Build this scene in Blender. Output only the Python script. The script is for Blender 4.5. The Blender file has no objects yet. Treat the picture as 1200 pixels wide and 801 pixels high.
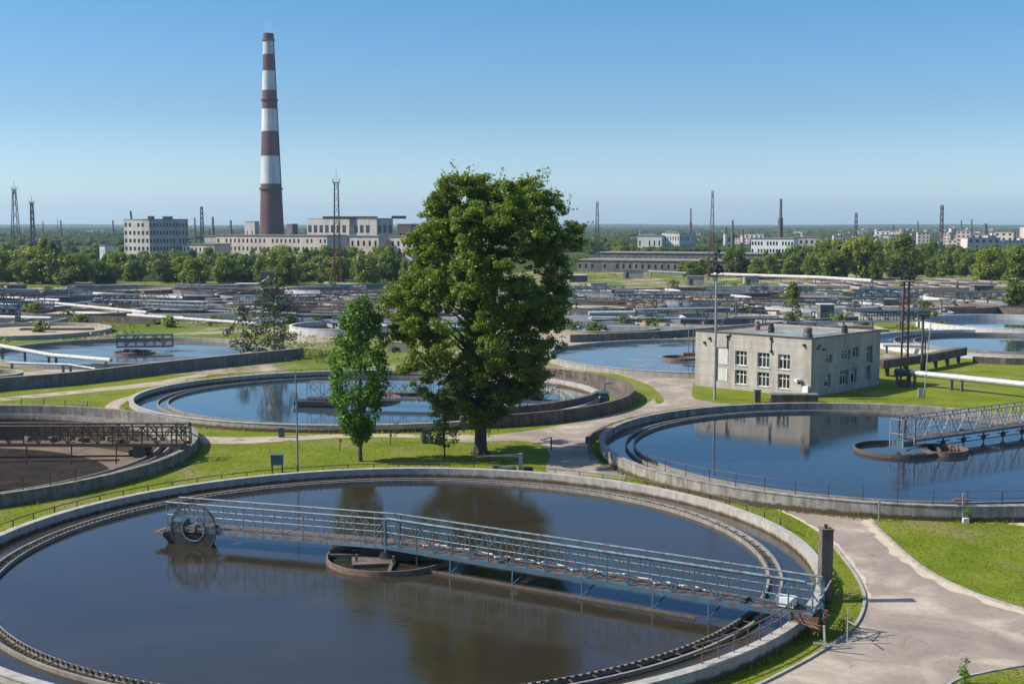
import bpy, math, random
import numpy as np
from mathutils import Vector, Matrix
R_ = math.radians
PI = math.pi
random.seed(7)
rng = np.random.default_rng(7)
scene = bpy.context.scene
col = scene.collection

# ------------------------------------------------------------------ camera
F, HOR, CZ = 1450.0, 264.0, 20.85
PITCH = math.atan((400.5 - HOR) / F)
cp, sp = math.cos(PITCH), math.sin(PITCH)
cd = bpy.data.cameras.new('camera'); cam = bpy.data.objects.new('camera', cd); col.objects.link(cam)
cam.location = (0, 0, CZ); cam.rotation_euler = (PI / 2 - PITCH, 0, 0)
cd.sensor_width = 36; cd.lens = 36 * F / 1200; cd.clip_start = 0.5; cd.clip_end = 40000
scene.camera = cam

def at(px, py, z=0.0):
    """ground point (at height z) seen at a place of the photo"""
    a = (px - 600) / F; b = (400.5 - py) / F
    t = (z - CZ) / (-sp + b * cp)
    return Vector((a * t, (cp + b * sp) * t, z))
def xat(px, d, z=0.0):
    return (px - 600) / F * (d * cp - (z - CZ) * sp)
def zat(py, d):
    b = (400.5 - py) / F
    return CZ + d * (-sp + b * cp) / (cp + b * sp)
def dat(py, z=0.0):
    return at(600, py, z).y

# ------------------------------------------------------------------ object helpers
def tag(o, label=None, cat=None, group=None, kind=None):
    if label: o['label'] = label
    if cat: o['category'] = cat
    if group: o['group'] = group
    if kind: o['kind'] = kind
    return o
def empty(name, loc, label, cat, group=None, rz=0.0):
    o = bpy.data.objects.new(name, None); col.objects.link(o)
    o.location = loc; o.rotation_euler = (0, 0, rz); o.empty_display_size = .3
    return tag(o, label, cat, group)
def kids(o): return [c for c in bpy.data.objects if c.parent == o]
KIDS = {}
def link(name, me, parent=None):
    o = bpy.data.objects.new(name, me); col.objects.link(o)
    if parent is not None:
        o.parent = parent; KIDS.setdefault(parent.name, []).append(o)
    return o
def copy_tree(o, parent=None):
    c = o.copy(); col.objects.link(c)
    if parent is not None:
        c.parent = parent; KIDS.setdefault(parent.name, []).append(c)
    for ch in list(KIDS.get(o.name, [])): copy_tree(ch, c)
    return c

class MB:
    def __init__(s): s.v = []; s.f = []
    def add(s, vs, fs):
        n = len(s.v); s.v.extend([tuple(p) for p in vs]); s.f.extend([tuple(i + n for i in f) for f in fs]); return s
    def box(s, c, size, rz=0.0, axis=None):
        cx, cy, cz = c; a, b, h = size[0] / 2, size[1] / 2, size[2] / 2
        C, S = math.cos(rz), math.sin(rz); vs = []
        for dz in (-h, h):
            for dx, dy in ((-a, -b), (a, -b), (a, b), (-a, b)):
                vs.append((cx + dx * C - dy * S, cy + dx * S + dy * C, cz + dz))
        return s.add(vs, [(3, 2, 1, 0), (4, 5, 6, 7), (0, 1, 5, 4), (1, 2, 6, 5), (2, 3, 7, 6), (3, 0, 4, 7)])
    def bar(s, p0, p1, w, h=None):
        h = h or w; p0, p1 = Vector(p0), Vector(p1); d = (p1 - p0)
        if d.length < 1e-6: return s
        d.normalize(); up = Vector((0, 0, 1)) if abs(d.z) < .95 else Vector((1, 0, 0))
        sx = d.cross(up).normalized(); sy = sx.cross(d).normalized(); vs = []
        for p in (p0, p1):
            for a, b in ((-1, -1), (1, -1), (1, 1), (-1, 1)): vs.append(p + sx * a * w / 2 + sy * b * h / 2)
        return s.add(vs, [(0, 1, 2, 3), (7, 6, 5, 4), (4, 5, 1, 0), (5, 6, 2, 1), (6, 7, 3, 2), (7, 4, 0, 3)])
    def tube(s, pts, r, n=8, caps=True):
        pts = [Vector(p) for p in pts]; m = len(pts)
        rs = r if isinstance(r, (list, tuple)) else [r] * m
        base = len(s.v); ref = None
        for i, p in enumerate(pts):
            d = (pts[min(i + 1, m - 1)] - pts[max(i - 1, 0)]).normalized()
            if ref is None: ref = Vector((0, 0, 1)) if abs(d.z) < .9 else Vector((1, 0, 0))
            sx = d.cross(ref).normalized(); sy = sx.cross(d).normalized()
            if abs(d.z) >= .9: pass
            for k in range(n):
                t = 2 * PI * k / n; s.v.append(tuple(p + (sx * math.cos(t) + sy * math.sin(t)) * rs[i]))
        for i in range(m - 1):
            for k in range(n):
                a = base + i * n + k; b = base + i * n + (k + 1) % n
                s.f.append((a, a + n, b + n, b))
        if caps:
            s.f.append(tuple(base + k for k in range(n))); s.f.append(tuple(base + (m - 1) * n + k for k in reversed(range(n))))
        return s
    def lathe(s, prof, n=96, a0=0.0, a1=2 * PI, c=(0, 0), k=1.0, closed=True):
        """profile [(r,z)...] turned about z; closed profile loop; k stretches y"""
        base = len(s.v); m = len(prof); full = abs(a1 - a0 - 2 * PI) < 1e-6
        N = n if full else n + 1
        for i in range(N):
            t = a0 + (a1 - a0) * i / n
            for r, z in prof: s.v.append((c[0] + r * math.cos(t), c[1] + r * k * math.sin(t), z))
        for i in range(n):
            j = (i + 1) % N
            for q in range(m if closed else m - 1):
                w = (q + 1) % m
                s.f.append((base + i * m + q, base + j * m + q, base + j * m + w, base + i * m + w))
        if not full and closed:
            s.f.append(tuple(base + q for q in reversed(range(m)))); s.f.append(tuple(base + (N - 1) * m + q for q in range(m)))
        return s
    def disc(s, r, z, n=96, c=(0, 0), k=1.0):
        base = len(s.v)
        for i in range(n):
            t = 2 * PI * i / n; s.v.append((c[0] + r * math.cos(t), c[1] + r * k * math.sin(t), z))
        s.f.append(tuple(range(base, base + n))); return s
    def prism(s, poly, z0, z1):
        n = len(poly); base = len(s.v)
        for z in (z0, z1):
            for p in poly: s.v.append((p[0], p[1], z))
        for i in range(n):
            j = (i + 1) % n; s.f.append((base + i, base + j, base + n + j, base + n + i))
        s.f.append(tuple(base + i for i in reversed(range(n)))); s.f.append(tuple(base + n + i for i in range(n)))
        return s
    def build(s, name, m, parent=None, smooth=False):
        me = bpy.data.meshes.new(name); me.from_pydata(s.v, [], s.f); me.materials.append(m)
        if smooth:
            me.polygons.foreach_set('use_smooth', [True] * len(me.polygons))
            try: me.set_sharp_from_angle(angle=R_(40))
            except Exception: pass
        me.update()
        return link(name, me, parent)

# ------------------------------------------------------------------ materials
def newmat(name):
    m = bpy.data.materials.new(name); m.use_nodes = True; nt = m.node_tree
    return m, nt, nt.nodes['Principled BSDF']
def node(nt, t, **kw):
    n = nt.nodes.new(t)
    for k, v in kw.items(): setattr(n, k, v)
    return n
def pos(nt, scale=(1, 1, 1)):
    g = node(nt, 'ShaderNodeNewGeometry'); mp = node(nt, 'ShaderNodeMapping'); mp.inputs['Scale'].default_value = scale
    nt.links.new(g.outputs['Position'], mp.inputs['Vector']); return mp.outputs['Vector']
def noise(nt, vec, scale, detail=6, rough=.6, dist=0.0):
    n = node(nt, 'ShaderNodeTexNoise'); n.inputs['Scale'].default_value = scale; n.inputs['Detail'].default_value = detail
    n.inputs['Roughness'].default_value = rough; n.inputs['Distortion'].default_value = dist
    nt.links.new(vec, n.inputs['Vector']); return n.outputs['Fac']
def ramp(nt, fac, stops):
    r = node(nt, 'ShaderNodeValToRGB'); e = r.color_ramp.elements
    while len(e) < len(stops): e.new(.5)
    for x, (p, c) in zip(e, stops):
        x.position = p; x.color = (c[0], c[1], c[2], 1) if isinstance(c, (tuple, list)) else (c, c, c, 1)
    nt.links.new(fac, r.inputs['Fac']); return r.outputs['Color']
def mix(nt, fac, a, b, mode='MIX'):
    n = node(nt, 'ShaderNodeMix', data_type='RGBA', blend_type=mode)
    for sock, val in ((n.inputs['Factor'], fac), (n.inputs[6], a), (n.inputs[7], b)):
        if hasattr(val, 'links'): nt.links.new(val, sock)
        elif isinstance(val, (tuple, list)): sock.default_value = (*val[:3], 1)
        else: sock.default_value = val
    return n.outputs[2]
def bump(nt, bs, h, strength=.3, dist=.05):
    b = node(nt, 'ShaderNodeBump'); b.inputs['Strength'].default_value = strength; b.inputs['Distance'].default_value = dist
    nt.links.new(h, b.inputs['Height']); nt.links.new(b.outputs['Normal'], bs.inputs['Normal'])
def mapr(nt, v, a, b, c=0.0, d=1.0):
    n = node(nt, 'ShaderNodeMapRange'); n.inputs[1].default_value = a; n.inputs[2].default_value = b; n.inputs[3].default_value = c; n.inputs[4].default_value = d
    nt.links.new(v, n.inputs[0]); return n.outputs[0]
def zcoord(nt):
    g = node(nt, 'ShaderNodeNewGeometry'); x = node(nt, 'ShaderNodeSeparateXYZ'); nt.links.new(g.outputs['Position'], x.inputs[0]); return x.outputs[2]
def math_(nt, op, a, b):
    n = node(nt, 'ShaderNodeMath', operation=op)
    for i, v in enumerate((a, b)):
        if hasattr(v, 'links'): nt.links.new(v, n.inputs[i])
        else: n.inputs[i].default_value = v
    return n.outputs[0]

def concrete(name, c0, c1, stain=None, stain_z=None, rough=.9, streak=.5, sc=1.0):
    m, nt, bs = newmat(name); P = pos(nt)
    base = ramp(nt, noise(nt, P, .9 * sc, 8, .65), [(.3, c0), (.7, c1)])
    st = ramp(nt, noise(nt, pos(nt, (1.6, 1.6, .12)), 1.3 * sc, 5, .7), [(.35, .45), (.6, 1.0)])
    c = mix(nt, streak, base, mix(nt, 1.0, base, st, 'MULTIPLY'))
    fine = ramp(nt, noise(nt, P, 14 * sc, 4, .7), [(.3, .75), (.7, 1.1)])
    c = mix(nt, 1.0, c, fine, 'MULTIPLY')
    if stain:
        z = zcoord(nt); zz = math_(nt, 'ADD', z, math_(nt, 'MULTIPLY', noise(nt, pos(nt, (1, 1, .35)), 1.6, 6, .7), .55))
        f = mapr(nt, zz, stain_z + .34, stain_z + .17)
        c = mix(nt, f, c, mix(nt, noise(nt, P, 5, 5), stain, tuple(x * .35 for x in stain)))
    nt.links.new(c, bs.inputs['Base Color']); bs.inputs['Roughness'].default_value = rough
    bs.inputs['Specular IOR Level'].default_value = .25
    bump(nt, bs, noise(nt, P, 9 * sc, 8, .7), .35, .03)
    return m
def paint(name, c, rough=.5, rust=.25, metal=0.0, rustc=(.12, .05, .025)):
    m, nt, bs = newmat(name); P = pos(nt)
    v = ramp(nt, noise(nt, P, 2.2, 6, .65), [(.3, tuple(x * .7 for x in c)), (.7, tuple(min(1, x * 1.15) for x in c))])
    f = ramp(nt, noise(nt, P, 3.7, 9, .75), [(.60 - rust * .3, 0.0), (.68 - rust * .2, 1.0)])
    cc = mix(nt, f, v, rustc)
    nt.links.new(cc, bs.inputs['Base Color']); bs.inputs['Roughness'].default_value = rough; bs.inputs['Metallic'].default_value = metal
    bump(nt, bs, noise(nt, P, 20, 4), .15, .01)
    return m
def water(name, c, rough=.03, bs_=.10, scale=1.4, scum=None, ior=1.42):
    m, nt, bs = newmat(name); P = pos(nt, (1, 1.7, 1))
    patch = noise(nt, P, .06, 4, .6, 1.0)
    cc = ramp(nt, patch, [(.3, c), (.7, tuple(x * 1.5 for x in c))])
    r = mapr(nt, patch, .35, .65, rough * .5, rough * 1.8)
    if scum:
        f = ramp(nt, noise(nt, pos(nt, (1, 2.2, 1)), .11, 9, .68, 1.5), [(.48, 0.0), (.60, .85)])
        cc = mix(nt, f, cc, scum); r = math_(nt, 'ADD', r, math_(nt, 'MULTIPLY', f, .5))
    nt.links.new(cc, bs.inputs['Base Color']); nt.links.new(r, bs.inputs['Roughness'])
    bs.inputs['IOR'].default_value = ior
    h = math_(nt, 'ADD', noise(nt, P, scale, 3, .55), math_(nt, 'MULTIPLY', noise(nt, P, scale * 4.2, 3, .6), .22))
    b = node(nt, 'ShaderNodeBump'); b.inputs['Distance'].default_value = .05
    nt.links.new(mapr(nt, patch, .3, .7, bs_ * .5, bs_ * 1.5), b.inputs['Strength'])
    nt.links.new(h, b.inputs['Height']); nt.links.new(b.outputs['Normal'], bs.inputs['Normal'])
    return m
def leafmat(name, c0, c1, c2, trans=.35, scale=.9):
    m, nt, bs = newmat(name); P = pos(nt)
    f = math_(nt, 'ADD', math_(nt, 'MULTIPLY', noise(nt, P, scale, 3, .6), .55), math_(nt, 'MULTIPLY', noise(nt, P, scale * 9, 2, .7), .45))
    c = ramp(nt, f, [(.34, c0), (.5, c1), (.66, c2)])
    oi = node(nt, 'ShaderNodeObjectInfo')
    c = mix(nt, 1.0, c, ramp(nt, oi.outputs['Random'], [(0, (.58, .68, .70)), (.5, (1, 1, 1)), (1, (1.35, 1.22, .85))]), 'MULTIPLY')
    nt.links.new(c, bs.inputs['Base Color']); bs.inputs['Roughness'].default_value = .45; bs.inputs['Specular IOR Level'].default_value = .4
    tr = node(nt, 'ShaderNodeBsdfTranslucent'); mx = node(nt, 'ShaderNodeMixShader'); mx.inputs[0].default_value = trans
    c2_ = mix(nt, 1.0, c, (1.5, 1.5, .5), 'MULTIPLY'); nt.links.new(c2_, tr.inputs['Color'])
    out = nt.nodes['Material Output']
    nt.links.new(bs.outputs[0], mx.inputs[1]); nt.links.new(tr.outputs[0], mx.inputs[2]); nt.links.new(mx.outputs[0], out.inputs['Surface'])
    return m
def simple(name, c, rough=.7, metal=0.0, var=.25, sc=3.0):
    m, nt, bs = newmat(name); P = pos(nt)
    v = ramp(nt, noise(nt, P, sc, 6, .65), [(.3, tuple(x * (1 - var) for x in c)), (.7, tuple(min(1, x * (1 + var)) for x in c))])
    nt.links.new(v, bs.inputs['Base Color']); bs.inputs['Roughness'].default_value = rough; bs.inputs['Metallic'].default_value = metal
    return m

M = {}
M['conc'] = concrete('pale_concrete', (.33, .305, .27), (.47, .44, .39), (.15, .095, .05), .36)
M['conc_plain'] = concrete('plain_concrete', (.29, .27, .24), (.42, .395, .355))
M['conc_old'] = concrete('old_weathered_concrete', (.16, .145, .125), (.33, .305, .27), streak=.9)
M['conc_worn'] = concrete('worn_concrete', (.21, .195, .17), (.42, .39, .345), (.11, .08, .05), .42, streak=.85)
M['conc_dark'] = concrete('weathered_concrete', (.13, .125, .12), (.24, .23, .22), streak=.8)
M['conc_far'] = concrete('dark_far_concrete', (.12, .115, .11), (.24, .23, .215), sc=.25, streak=.7)
M['conc_brown'] = concrete('brown_stained_concrete', (.10, .075, .06), (.22, .18, .15), streak=.9)
M['conc_white'] = concrete('whitewashed_concrete', (.50, .49, .46), (.66, .65, .62), streak=.4)
M['launder'] = concrete('launder_concrete', (.20, .18, .155), (.34, .31, .27), (.09, .065, .04), .05)
M['wetdark'] = simple('wet_algae_concrete', (.035, .03, .024), .35, 0, .5, 2)
M['sludge'] = simple('drying_sludge', (.026, .020, .015), .8, 0, .5, .6)
_b = M['sludge'].node_tree.nodes['Principled BSDF']; _b.inputs['Specular IOR Level'].default_value = .08; bump(M['sludge'].node_tree, _b, noise(M['sludge'].node_tree, pos(M['sludge'].node_tree), 1.6, 8, .7), .8, .25)
M['tan'] = concrete('tan_floor', (.30, .24, .16), (.45, .38, .27), streak=0, sc=.3)
M['basin'] = concrete('basin_floor', (.22, .18, .15), (.33, .28, .23), streak=0, sc=.5)
M['basin_dark'] = concrete('brown_basin_floor', (.10, .075, .055), (.20, .155, .115), streak=0, sc=.4)
M['asphalt'] = None
M['water_a'] = water('murky_water', (.025, .021, .0135), .022, .14, 2.0)
M['water_b'] = water('calm_water', (.03, .045, .055), .02, .06, 1.4, None, 1.65)
M['water_pale'] = water('pale_patchy_water', (.04, .055, .065), .03, .05, 1.2, (.20, .225, .24), 1.7)
M['water_c'] = water('clear_dark_water', (.012, .016, .022), .02, .09, 1.6)
M['water_s'] = water('scummy_water', (.035, .038, .036), .03, .06, 1.2, (.12, .105, .085), 1.6)
M['water_far'] = water('far_water', (.03, .05, .065), .03, .04, .8, None, 1.7)
M['weir'] = simple('brown_weir', (.075, .058, .045), .8, 0, .5, 3)
M['blue'] = paint('blue_painted_steel', (.035, .115, .17), .5, .34)
M['bluegrey'] = paint('faded_blue_steel', (.14, .215, .25), .5, .38)
M['galv'] = paint('galvanised_steel', (.33, .345, .345), .42, .18, .3, (.16, .12, .09))
M['rail'] = paint('dark_rail_steel', (.06, .06, .055), .6, .45)
M['rust'] = paint('rusty_steel', (.16, .085, .055), .75, .7, 0, (.09, .04, .025))
M['rustrail'] = paint('rusty_rail', (.20, .155, .125), .7, .6, 0, (.13, .07, .045))
M['green'] = paint('green_painted_steel', (.055, .16, .09), .5, .5)
M['deck'] = simple('deck_planks', (.095, .075, .062), .85, 0, .4, 4)
M['dark'] = simple('dark_machinery', (.025, .025, .026), .55, 0, .4, 4)
M['silver'] = paint('silver_pipe_cladding', (.56, .56, .55), .42, .28, .3, (.3, .26, .21))
M['whitepipe'] = paint('white_pipe', (.52, .515, .495), .6, .38, 0, (.24, .20, .16))
M['bark'] = concrete('bark', (.06, .05, .04), (.15, .13, .105), streak=.9, sc=3)
M['glass'] = None
M['frame_white'] = simple('white_window_frame', (.62, .62, .60), .5, 0, .15)
M['frame_dark'] = simple('dark_trim', (.05, .045, .04), .7, 0, .3)
M['curtain'] = simple('pale_curtain', (.34, .34, .32), .9, 0, .3, 6)
M['tar'] = simple('roof_felt', (.20, .175, .15), .9, 0, .4, .6)
M['roof_sheet'] = simple('pale_roof_sheet', (.21, .245, .225), .7, 0, .4, .7)
M['white'] = simple('white_paint', (.68, .68, .66), .5, 0, .12)
M['stack_white'] = concrete('white_chimney_paint', (.60, .60, .60), (.76, .76, .75), sc=.09, streak=.6)
M['stack_red'] = concrete('red_chimney_paint', (.140, .066, .062), (.205, .105, .098), sc=.09, streak=.55)
M['mast'] = paint('mast_steel', (.12, .11, .11), .6, .3)
M['mastred'] = paint('red_mast_steel', (.20, .07, .05), .6, .3)
M['leaf'] = leafmat('linden_leaves', (.062, .108, .014), (.108, .168, .020), (.165, .222, .034), .45, .5)
M['leaf_b'] = leafmat('poplar_leaves', (.090, .170, .018), (.145, .255, .026), (.205, .315, .044), .55, .9)
M['leaf_y'] = leafmat('young_leaves', (.055, .085, .018), (.105, .145, .028), (.165, .200, .045), .40, 1.2)
M['leaf_far'] = leafmat('far_tree_leaves', (.075, .115, .016), (.135, .182, .024), (.200, .238, .042), .44, .16)
M['leaf_olive'] = leafmat('olive_leaves', (.045, .055, .025), (.085, .098, .045), (.12, .13, .06), .3, .7)

def make_glass():
    m, nt, bs = newmat('window_glass')
    v = ramp(nt, noise(nt, pos(nt), .9, 3), [(.35, (.010, .013, .015)), (.65, (.05, .055, .055))])
    nt.links.new(v, bs.inputs['Base Color']); bs.inputs['Roughness'].default_value = .08; return m
M['glass'] = make_glass()
def make_brick():
    m, nt, bs = newmat('grey_brickwork'); 
    g = node(nt, 'ShaderNodeTexCoord'); mp = node(nt, 'ShaderNodeMapping'); nt.links.new(g.outputs['Object'], mp.inputs['Vector'])
    mp.inputs['Rotation'].default_value = (PI / 2, 0, 0)
    sx = node(nt, 'ShaderNodeSeparateXYZ'); nt.links.new(g.outputs['Object'], sx.inputs[0])
    cx = node(nt, 'ShaderNodeCombineXYZ'); nt.links.new(math_(nt, 'ADD', sx.outputs[0], sx.outputs[1]), cx.inputs[0]); nt.links.new(sx.outputs[2], cx.inputs[1])
    b = node(nt, 'ShaderNodeTexBrick'); nt.links.new(cx.outputs[0], b.inputs['Vector'])
    b.inputs['Color1'].default_value = (.37, .335, .295, 1); b.inputs['Color2'].default_value = (.44, .40, .355, 1); b.inputs['Mortar'].default_value = (.355, .32, .28, 1)
    b.inputs['Scale'].default_value = 1.0; b.inputs['Brick Width'].default_value = .52; b.inputs['Row Height'].default_value = .19; b.inputs['Mortar Size'].default_value = .022
    P = pos(nt)
    st = ramp(nt, noise(nt, pos(nt, (1.2, 1.2, .16)), .8, 7, .75), [(.3, .66), (.6, 1.05)])
    c = mix(nt, 1.0, b.outputs['Color'], st, 'MULTIPLY')
    c = mix(nt, 1.0, c, ramp(nt, noise(nt, P, .35, 5), [(.3, .82), (.7, 1.08)]), 'MULTIPLY')
    nt.links.new(c, bs.inputs['Base Color']); bs.inputs['Roughness'].default_value = .9
    bump(nt, bs, b.outputs['Fac'], .3, -.02); return m
M['brick'] = make_brick()
def make_asphalt():
    m, nt, bs = newmat('worn_asphalt'); P = pos(nt)
    c = ramp(nt, noise(nt, P, .22, 7, .62, .6), [(.32, (.225, .188, .152)), (.52, (.295, .245, .198)), (.68, (.46, .385, .30))])
    c = mix(nt, 1.0, c, ramp(nt, noise(nt, P, 22, 5, .75), [(.28, .70), (.72, 1.2)]), 'MULTIPLY')
    c = mix(nt, 1.0, c, ramp(nt, noise(nt, P, 2.4, 6, .75), [(.3, .86), (.7, 1.08)]), 'MULTIPLY')
    vo = node(nt, 'ShaderNodeTexVoronoi', feature='DISTANCE_TO_EDGE'); vo.inputs['Scale'].default_value = .33
    nz_ = node(nt, 'ShaderNodeTexNoise'); nz_.inputs['Scale'].default_value = .5; nz_.inputs['Detail'].default_value = 7; nt.links.new(P, nz_.inputs['Vector']); wv = mix(nt, 1.0, P, mix(nt, 1.0, nz_.outputs['Color'], (2.6, 2.6, 2.6), 'MULTIPLY'), 'ADD'); nt.links.new(wv, vo.inputs['Vector'])
    c = mix(nt, math_(nt, 'MULTIPLY', mapr(nt, vo.outputs['Distance'], .012, .003, 0, .6), mapr(nt, noise(nt, P, .12, 3), .5, .62)), c, (.09, .08, .07))
    c = mix(nt, mapr(nt, noise(nt, P, .5, 8, .75), .62, .7, 0, .35), c, (.10, .09, .08))
    nt.links.new(c, bs.inputs['Base Color']); bs.inputs['Roughness'].default_value = .92; bs.inputs['Specular IOR Level'].default_value = .2
    bump(nt, bs, noise(nt, P, 30, 6), .25, .02); return m
M['asphalt'] = make_asphalt()
def make_dirt():
    m, nt, bs = newmat('sandy_dirt'); P = pos(nt)
    c = ramp(nt, noise(nt, P, .35, 8, .65), [(.3, (.27, .21, .15)), (.7, (.42, .34, .25))])
    f = ramp(nt, noise(nt, P, .5, 7, .7), [(.54, 0.0), (.62, .9)])
    c = mix(nt, f, c, (.095, .125, .025))
    nt.links.new(c, bs.inputs['Base Color']); bs.inputs['Roughness'].default_value = .95
    bump(nt, bs, noise(nt, P, 12, 6), .4, .05); return m
M['dirt'] = make_dirt()
def make_ground():
    """near lawns; beyond the plant a mottled countryside"""
    m, nt, bs = newmat('grass_ground'); P = pos(nt)
    g = ramp(nt, noise(nt, P, .22, 6, .6), [(.3, (.105, .146, .008)), (.5, (.145, .180, .012)), (.7, (.200, .212, .028))])
    g = mix(nt, 1.0, g, ramp(nt, noise(nt, P, 3.0, 6, .75), [(.25, .55), (.5, 1.0), (.75, 1.35)]), 'MULTIPLY')
    g = mix(nt, 1.0, g, ramp(nt, noise(nt, pos(nt, (1, 1.5, 1)), 17, 3, .7), [(.3, .72), (.7, 1.25)]), 'MULTIPLY')
    dry = math_(nt, 'ADD', ramp(nt, noise(nt, P, .13, 7, .68, .5), [(.52, 0.0), (.66, .8)]), ramp(nt, noise(nt, P, .9, 5, .7), [(.60, 0.0), (.72, .5)]))
    g = mix(nt, dry, g, (.225, .185, .095))
    nt.links.new(g, bs.inputs['Base Color']); bs.inputs['Roughness'].default_value = .95; bs.inputs['Specular IOR Level'].default_value = .1
    bump(nt, bs, noise(nt, P, 9, 8, .75), .8, .12); return m
M['grass'] = make_ground()
def make_far_land():
    m, nt, bs = newmat('far_countryside'); P = pos(nt, (1, .5, 1))
    c = ramp(nt, noise(nt, P, .006, 6, .65), [(.3, (.028, .045, .014)), (.5, (.045, .066, .02)), (.62, (.085, .09, .04)), (.7, (.16, .15, .12))])
    nt.links.new(c, bs.inputs['Base Color']); bs.inputs['Roughness'].default_value = 1; bs.inputs['Specular IOR Level'].default_value = 0
    return m
M['far'] = make_far_land()
def make_yard():
    m, nt, bs = newmat('plant_yard'); P = pos(nt, (1, .8, 1))
    c = ramp(nt, noise(nt, P, .045, 7, .66, .6), [(.36, (.10, .135, .016)), (.48, (.14, .165, .03)), (.54, (.27, .22, .155)), (.64, (.40, .34, .27)), (.74, (.23, .19, .165))])
    c = mix(nt, 1.0, c, ramp(nt, noise(nt, P, 1.1, 6, .75), [(.3, .6), (.7, 1.25)]), 'MULTIPLY')
    nt.links.new(c, bs.inputs['Base Color']); bs.inputs['Roughness'].default_value = .95; bs.inputs['Specular IOR Level'].default_value = .1
    return m
M['yard'] = make_yard()

# ------------------------------------------------------------------ sky, sun, air
SUN_EL, SUN_AZ = 41.0, 268.0        # azimuth clockwise from +Y
w = bpy.data.worlds.new('World'); scene.world = w; w.use_nodes = True
nt = w.node_tree; bg = nt.nodes['Background']; sky = nt.nodes.new('ShaderNodeTexSky'); sky.sky_type = 'NISHITA'
sky.sun_disc = False; sky.sun_elevation = R_(SUN_EL); sky.sun_rotation = R_(SUN_AZ); sky.altitude = 100
sky.air_density = 1.0; sky.dust_density = .6; sky.ozone_density = 2.2
tc = nt.nodes.new('ShaderNodeTexCoord'); sx = nt.nodes.new('ShaderNodeSeparateXYZ'); nt.links.new(tc.outputs['Generated'], sx.inputs[0])
tint = ramp(nt, sx.outputs[2], [(0.0, (.72, .91, 1.19)), (.03, (.70, .86, 1.10)), (.088, (.48, .645, .84)), (.163, (.365, .64, .83)), (.26, (.31, .58, .86)), (.42, (.42, .72, .98)), (.7, (1.25, 1.32, 1.4)), (1.0, (1.4, 1.42, 1.5))])  # upper stops, out of view, are brightened beyond the sky model as added fill
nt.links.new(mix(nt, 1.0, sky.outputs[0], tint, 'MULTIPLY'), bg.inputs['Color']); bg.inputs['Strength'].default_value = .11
sl = bpy.data.lights.new('sun', 'SUN'); sl.energy = 4.9; sl.angle = R_(.5); sl.color = (1, .925, .80)
so = bpy.data.objects.new('sun', sl); col.objects.link(so)
ce = math.cos(R_(SUN_EL))
sdir = Vector((math.sin(R_(SUN_AZ)) * ce, math.cos(R_(SUN_AZ)) * ce, math.sin(R_(SUN_EL))))
so.rotation_euler = sdir.to_track_quat('Z', 'Y').to_euler(); so.location = (-60, 40, 90)
scene.view_settings.view_transform = 'Standard'; scene.view_settings.look = 'None'
scene.view_settings.exposure = 0.55; scene.view_settings.gamma = 1; scene.view_settings.use_curve_mapping = False
scene.render.engine = 'CYCLES'
scene.cycles.use_denoising = True
scene.cycles.max_bounces = 8; scene.cycles.transparent_max_bounces = 12; scene.cycles.volume_bounces = 0
scene.cycles.caustics_reflective = False; scene.cycles.caustics_refractive = False

HAZE = 7.5e-5
hm = bpy.data.materials.new('pale_air'); hm.use_nodes = True; hn = hm.node_tree
for n_ in list(hn.nodes):
    if n_.type == 'BSDF_PRINCIPLED': hn.nodes.remove(n_)
pv = hn.nodes.new('ShaderNodeVolumePrincipled'); pv.inputs['Density'].default_value = HAZE; pv.inputs['Color'].default_value = (.58, .80, 1, 1); pv.inputs['Anisotropy'].default_value = .2
hn.links.new(pv.outputs[0], hn.nodes['Material Output'].inputs['Volume'])
tag(MB().box((0, 6200, 92), (15400, 13200, 204)).build('haze', hm), kind='stuff')

# ------------------------------------------------------------------ ground sheets
D_C, D_R = (-55.2, 110.0), 26.1     # the emptied tank is sunk below the ground: the ground sheet has a round hole there
def ground():
    b = MB(); cx, cy = D_C; hw = 40; N = 128; vs = []; 
    for i in range(N):
        t = 2 * PI * i / N; c, s = math.cos(t), math.sin(t); k = hw / max(abs(c), abs(s))
        vs.append((cx + (D_R - .3) * c, cy + (D_R - .3) * s, 0)); vs.append((cx + k * c, cy + k * s, 0))
    b.add(vs, [(2 * i, 2 * i + 1, 2 * ((i + 1) % N) + 1, 2 * ((i + 1) % N)) for i in range(N)])
    X = [-500, cx - hw, cx + hw, 500]; Y = [-40, cy - hw, cy + hw, 425]
    for i in range(3):
        for j in range(3):
            if i == 1 and j == 1: continue
            b.add([(X[i], Y[j], 0), (X[i + 1], Y[j], 0), (X[i + 1], Y[j + 1], 0), (X[i], Y[j + 1], 0)], [(0, 1, 2, 3)])
    tag(b.build('ground', M['grass']), kind='structure')
    f = MB(); XX = [-7500, -500, 500, 7500]; YY = [-300, -40, 425, 12500]
    for i in range(3):
        for j in range(3):
            if i == 1 and j == 1: continue
            f.add([(XX[i], YY[j], 0), (XX[i + 1], YY[j], 0), (XX[i + 1], YY[j + 1], 0), (XX[i], YY[j + 1], 0)], [(0, 1, 2, 3)])
    tag(f.build('terrain', M['far']), kind='structure')
ground()
def smooth_poly(pts, n=6):
    out = []; m = len(pts)
    for i in range(m):
        p0, p1, p2, p3 = (Vector(pts[(i + k) % m]) for k in (-1, 0, 1, 2))
        for j in range(n):
            t = j / n; out.append(.5 * ((2 * p1) + (p2 - p0) * t + (2 * p0 - 5 * p1 + 4 * p2 - p3) * t * t + (3 * p1 - p0 - 3 * p2 + p3) * t ** 3))
    return out
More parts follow.
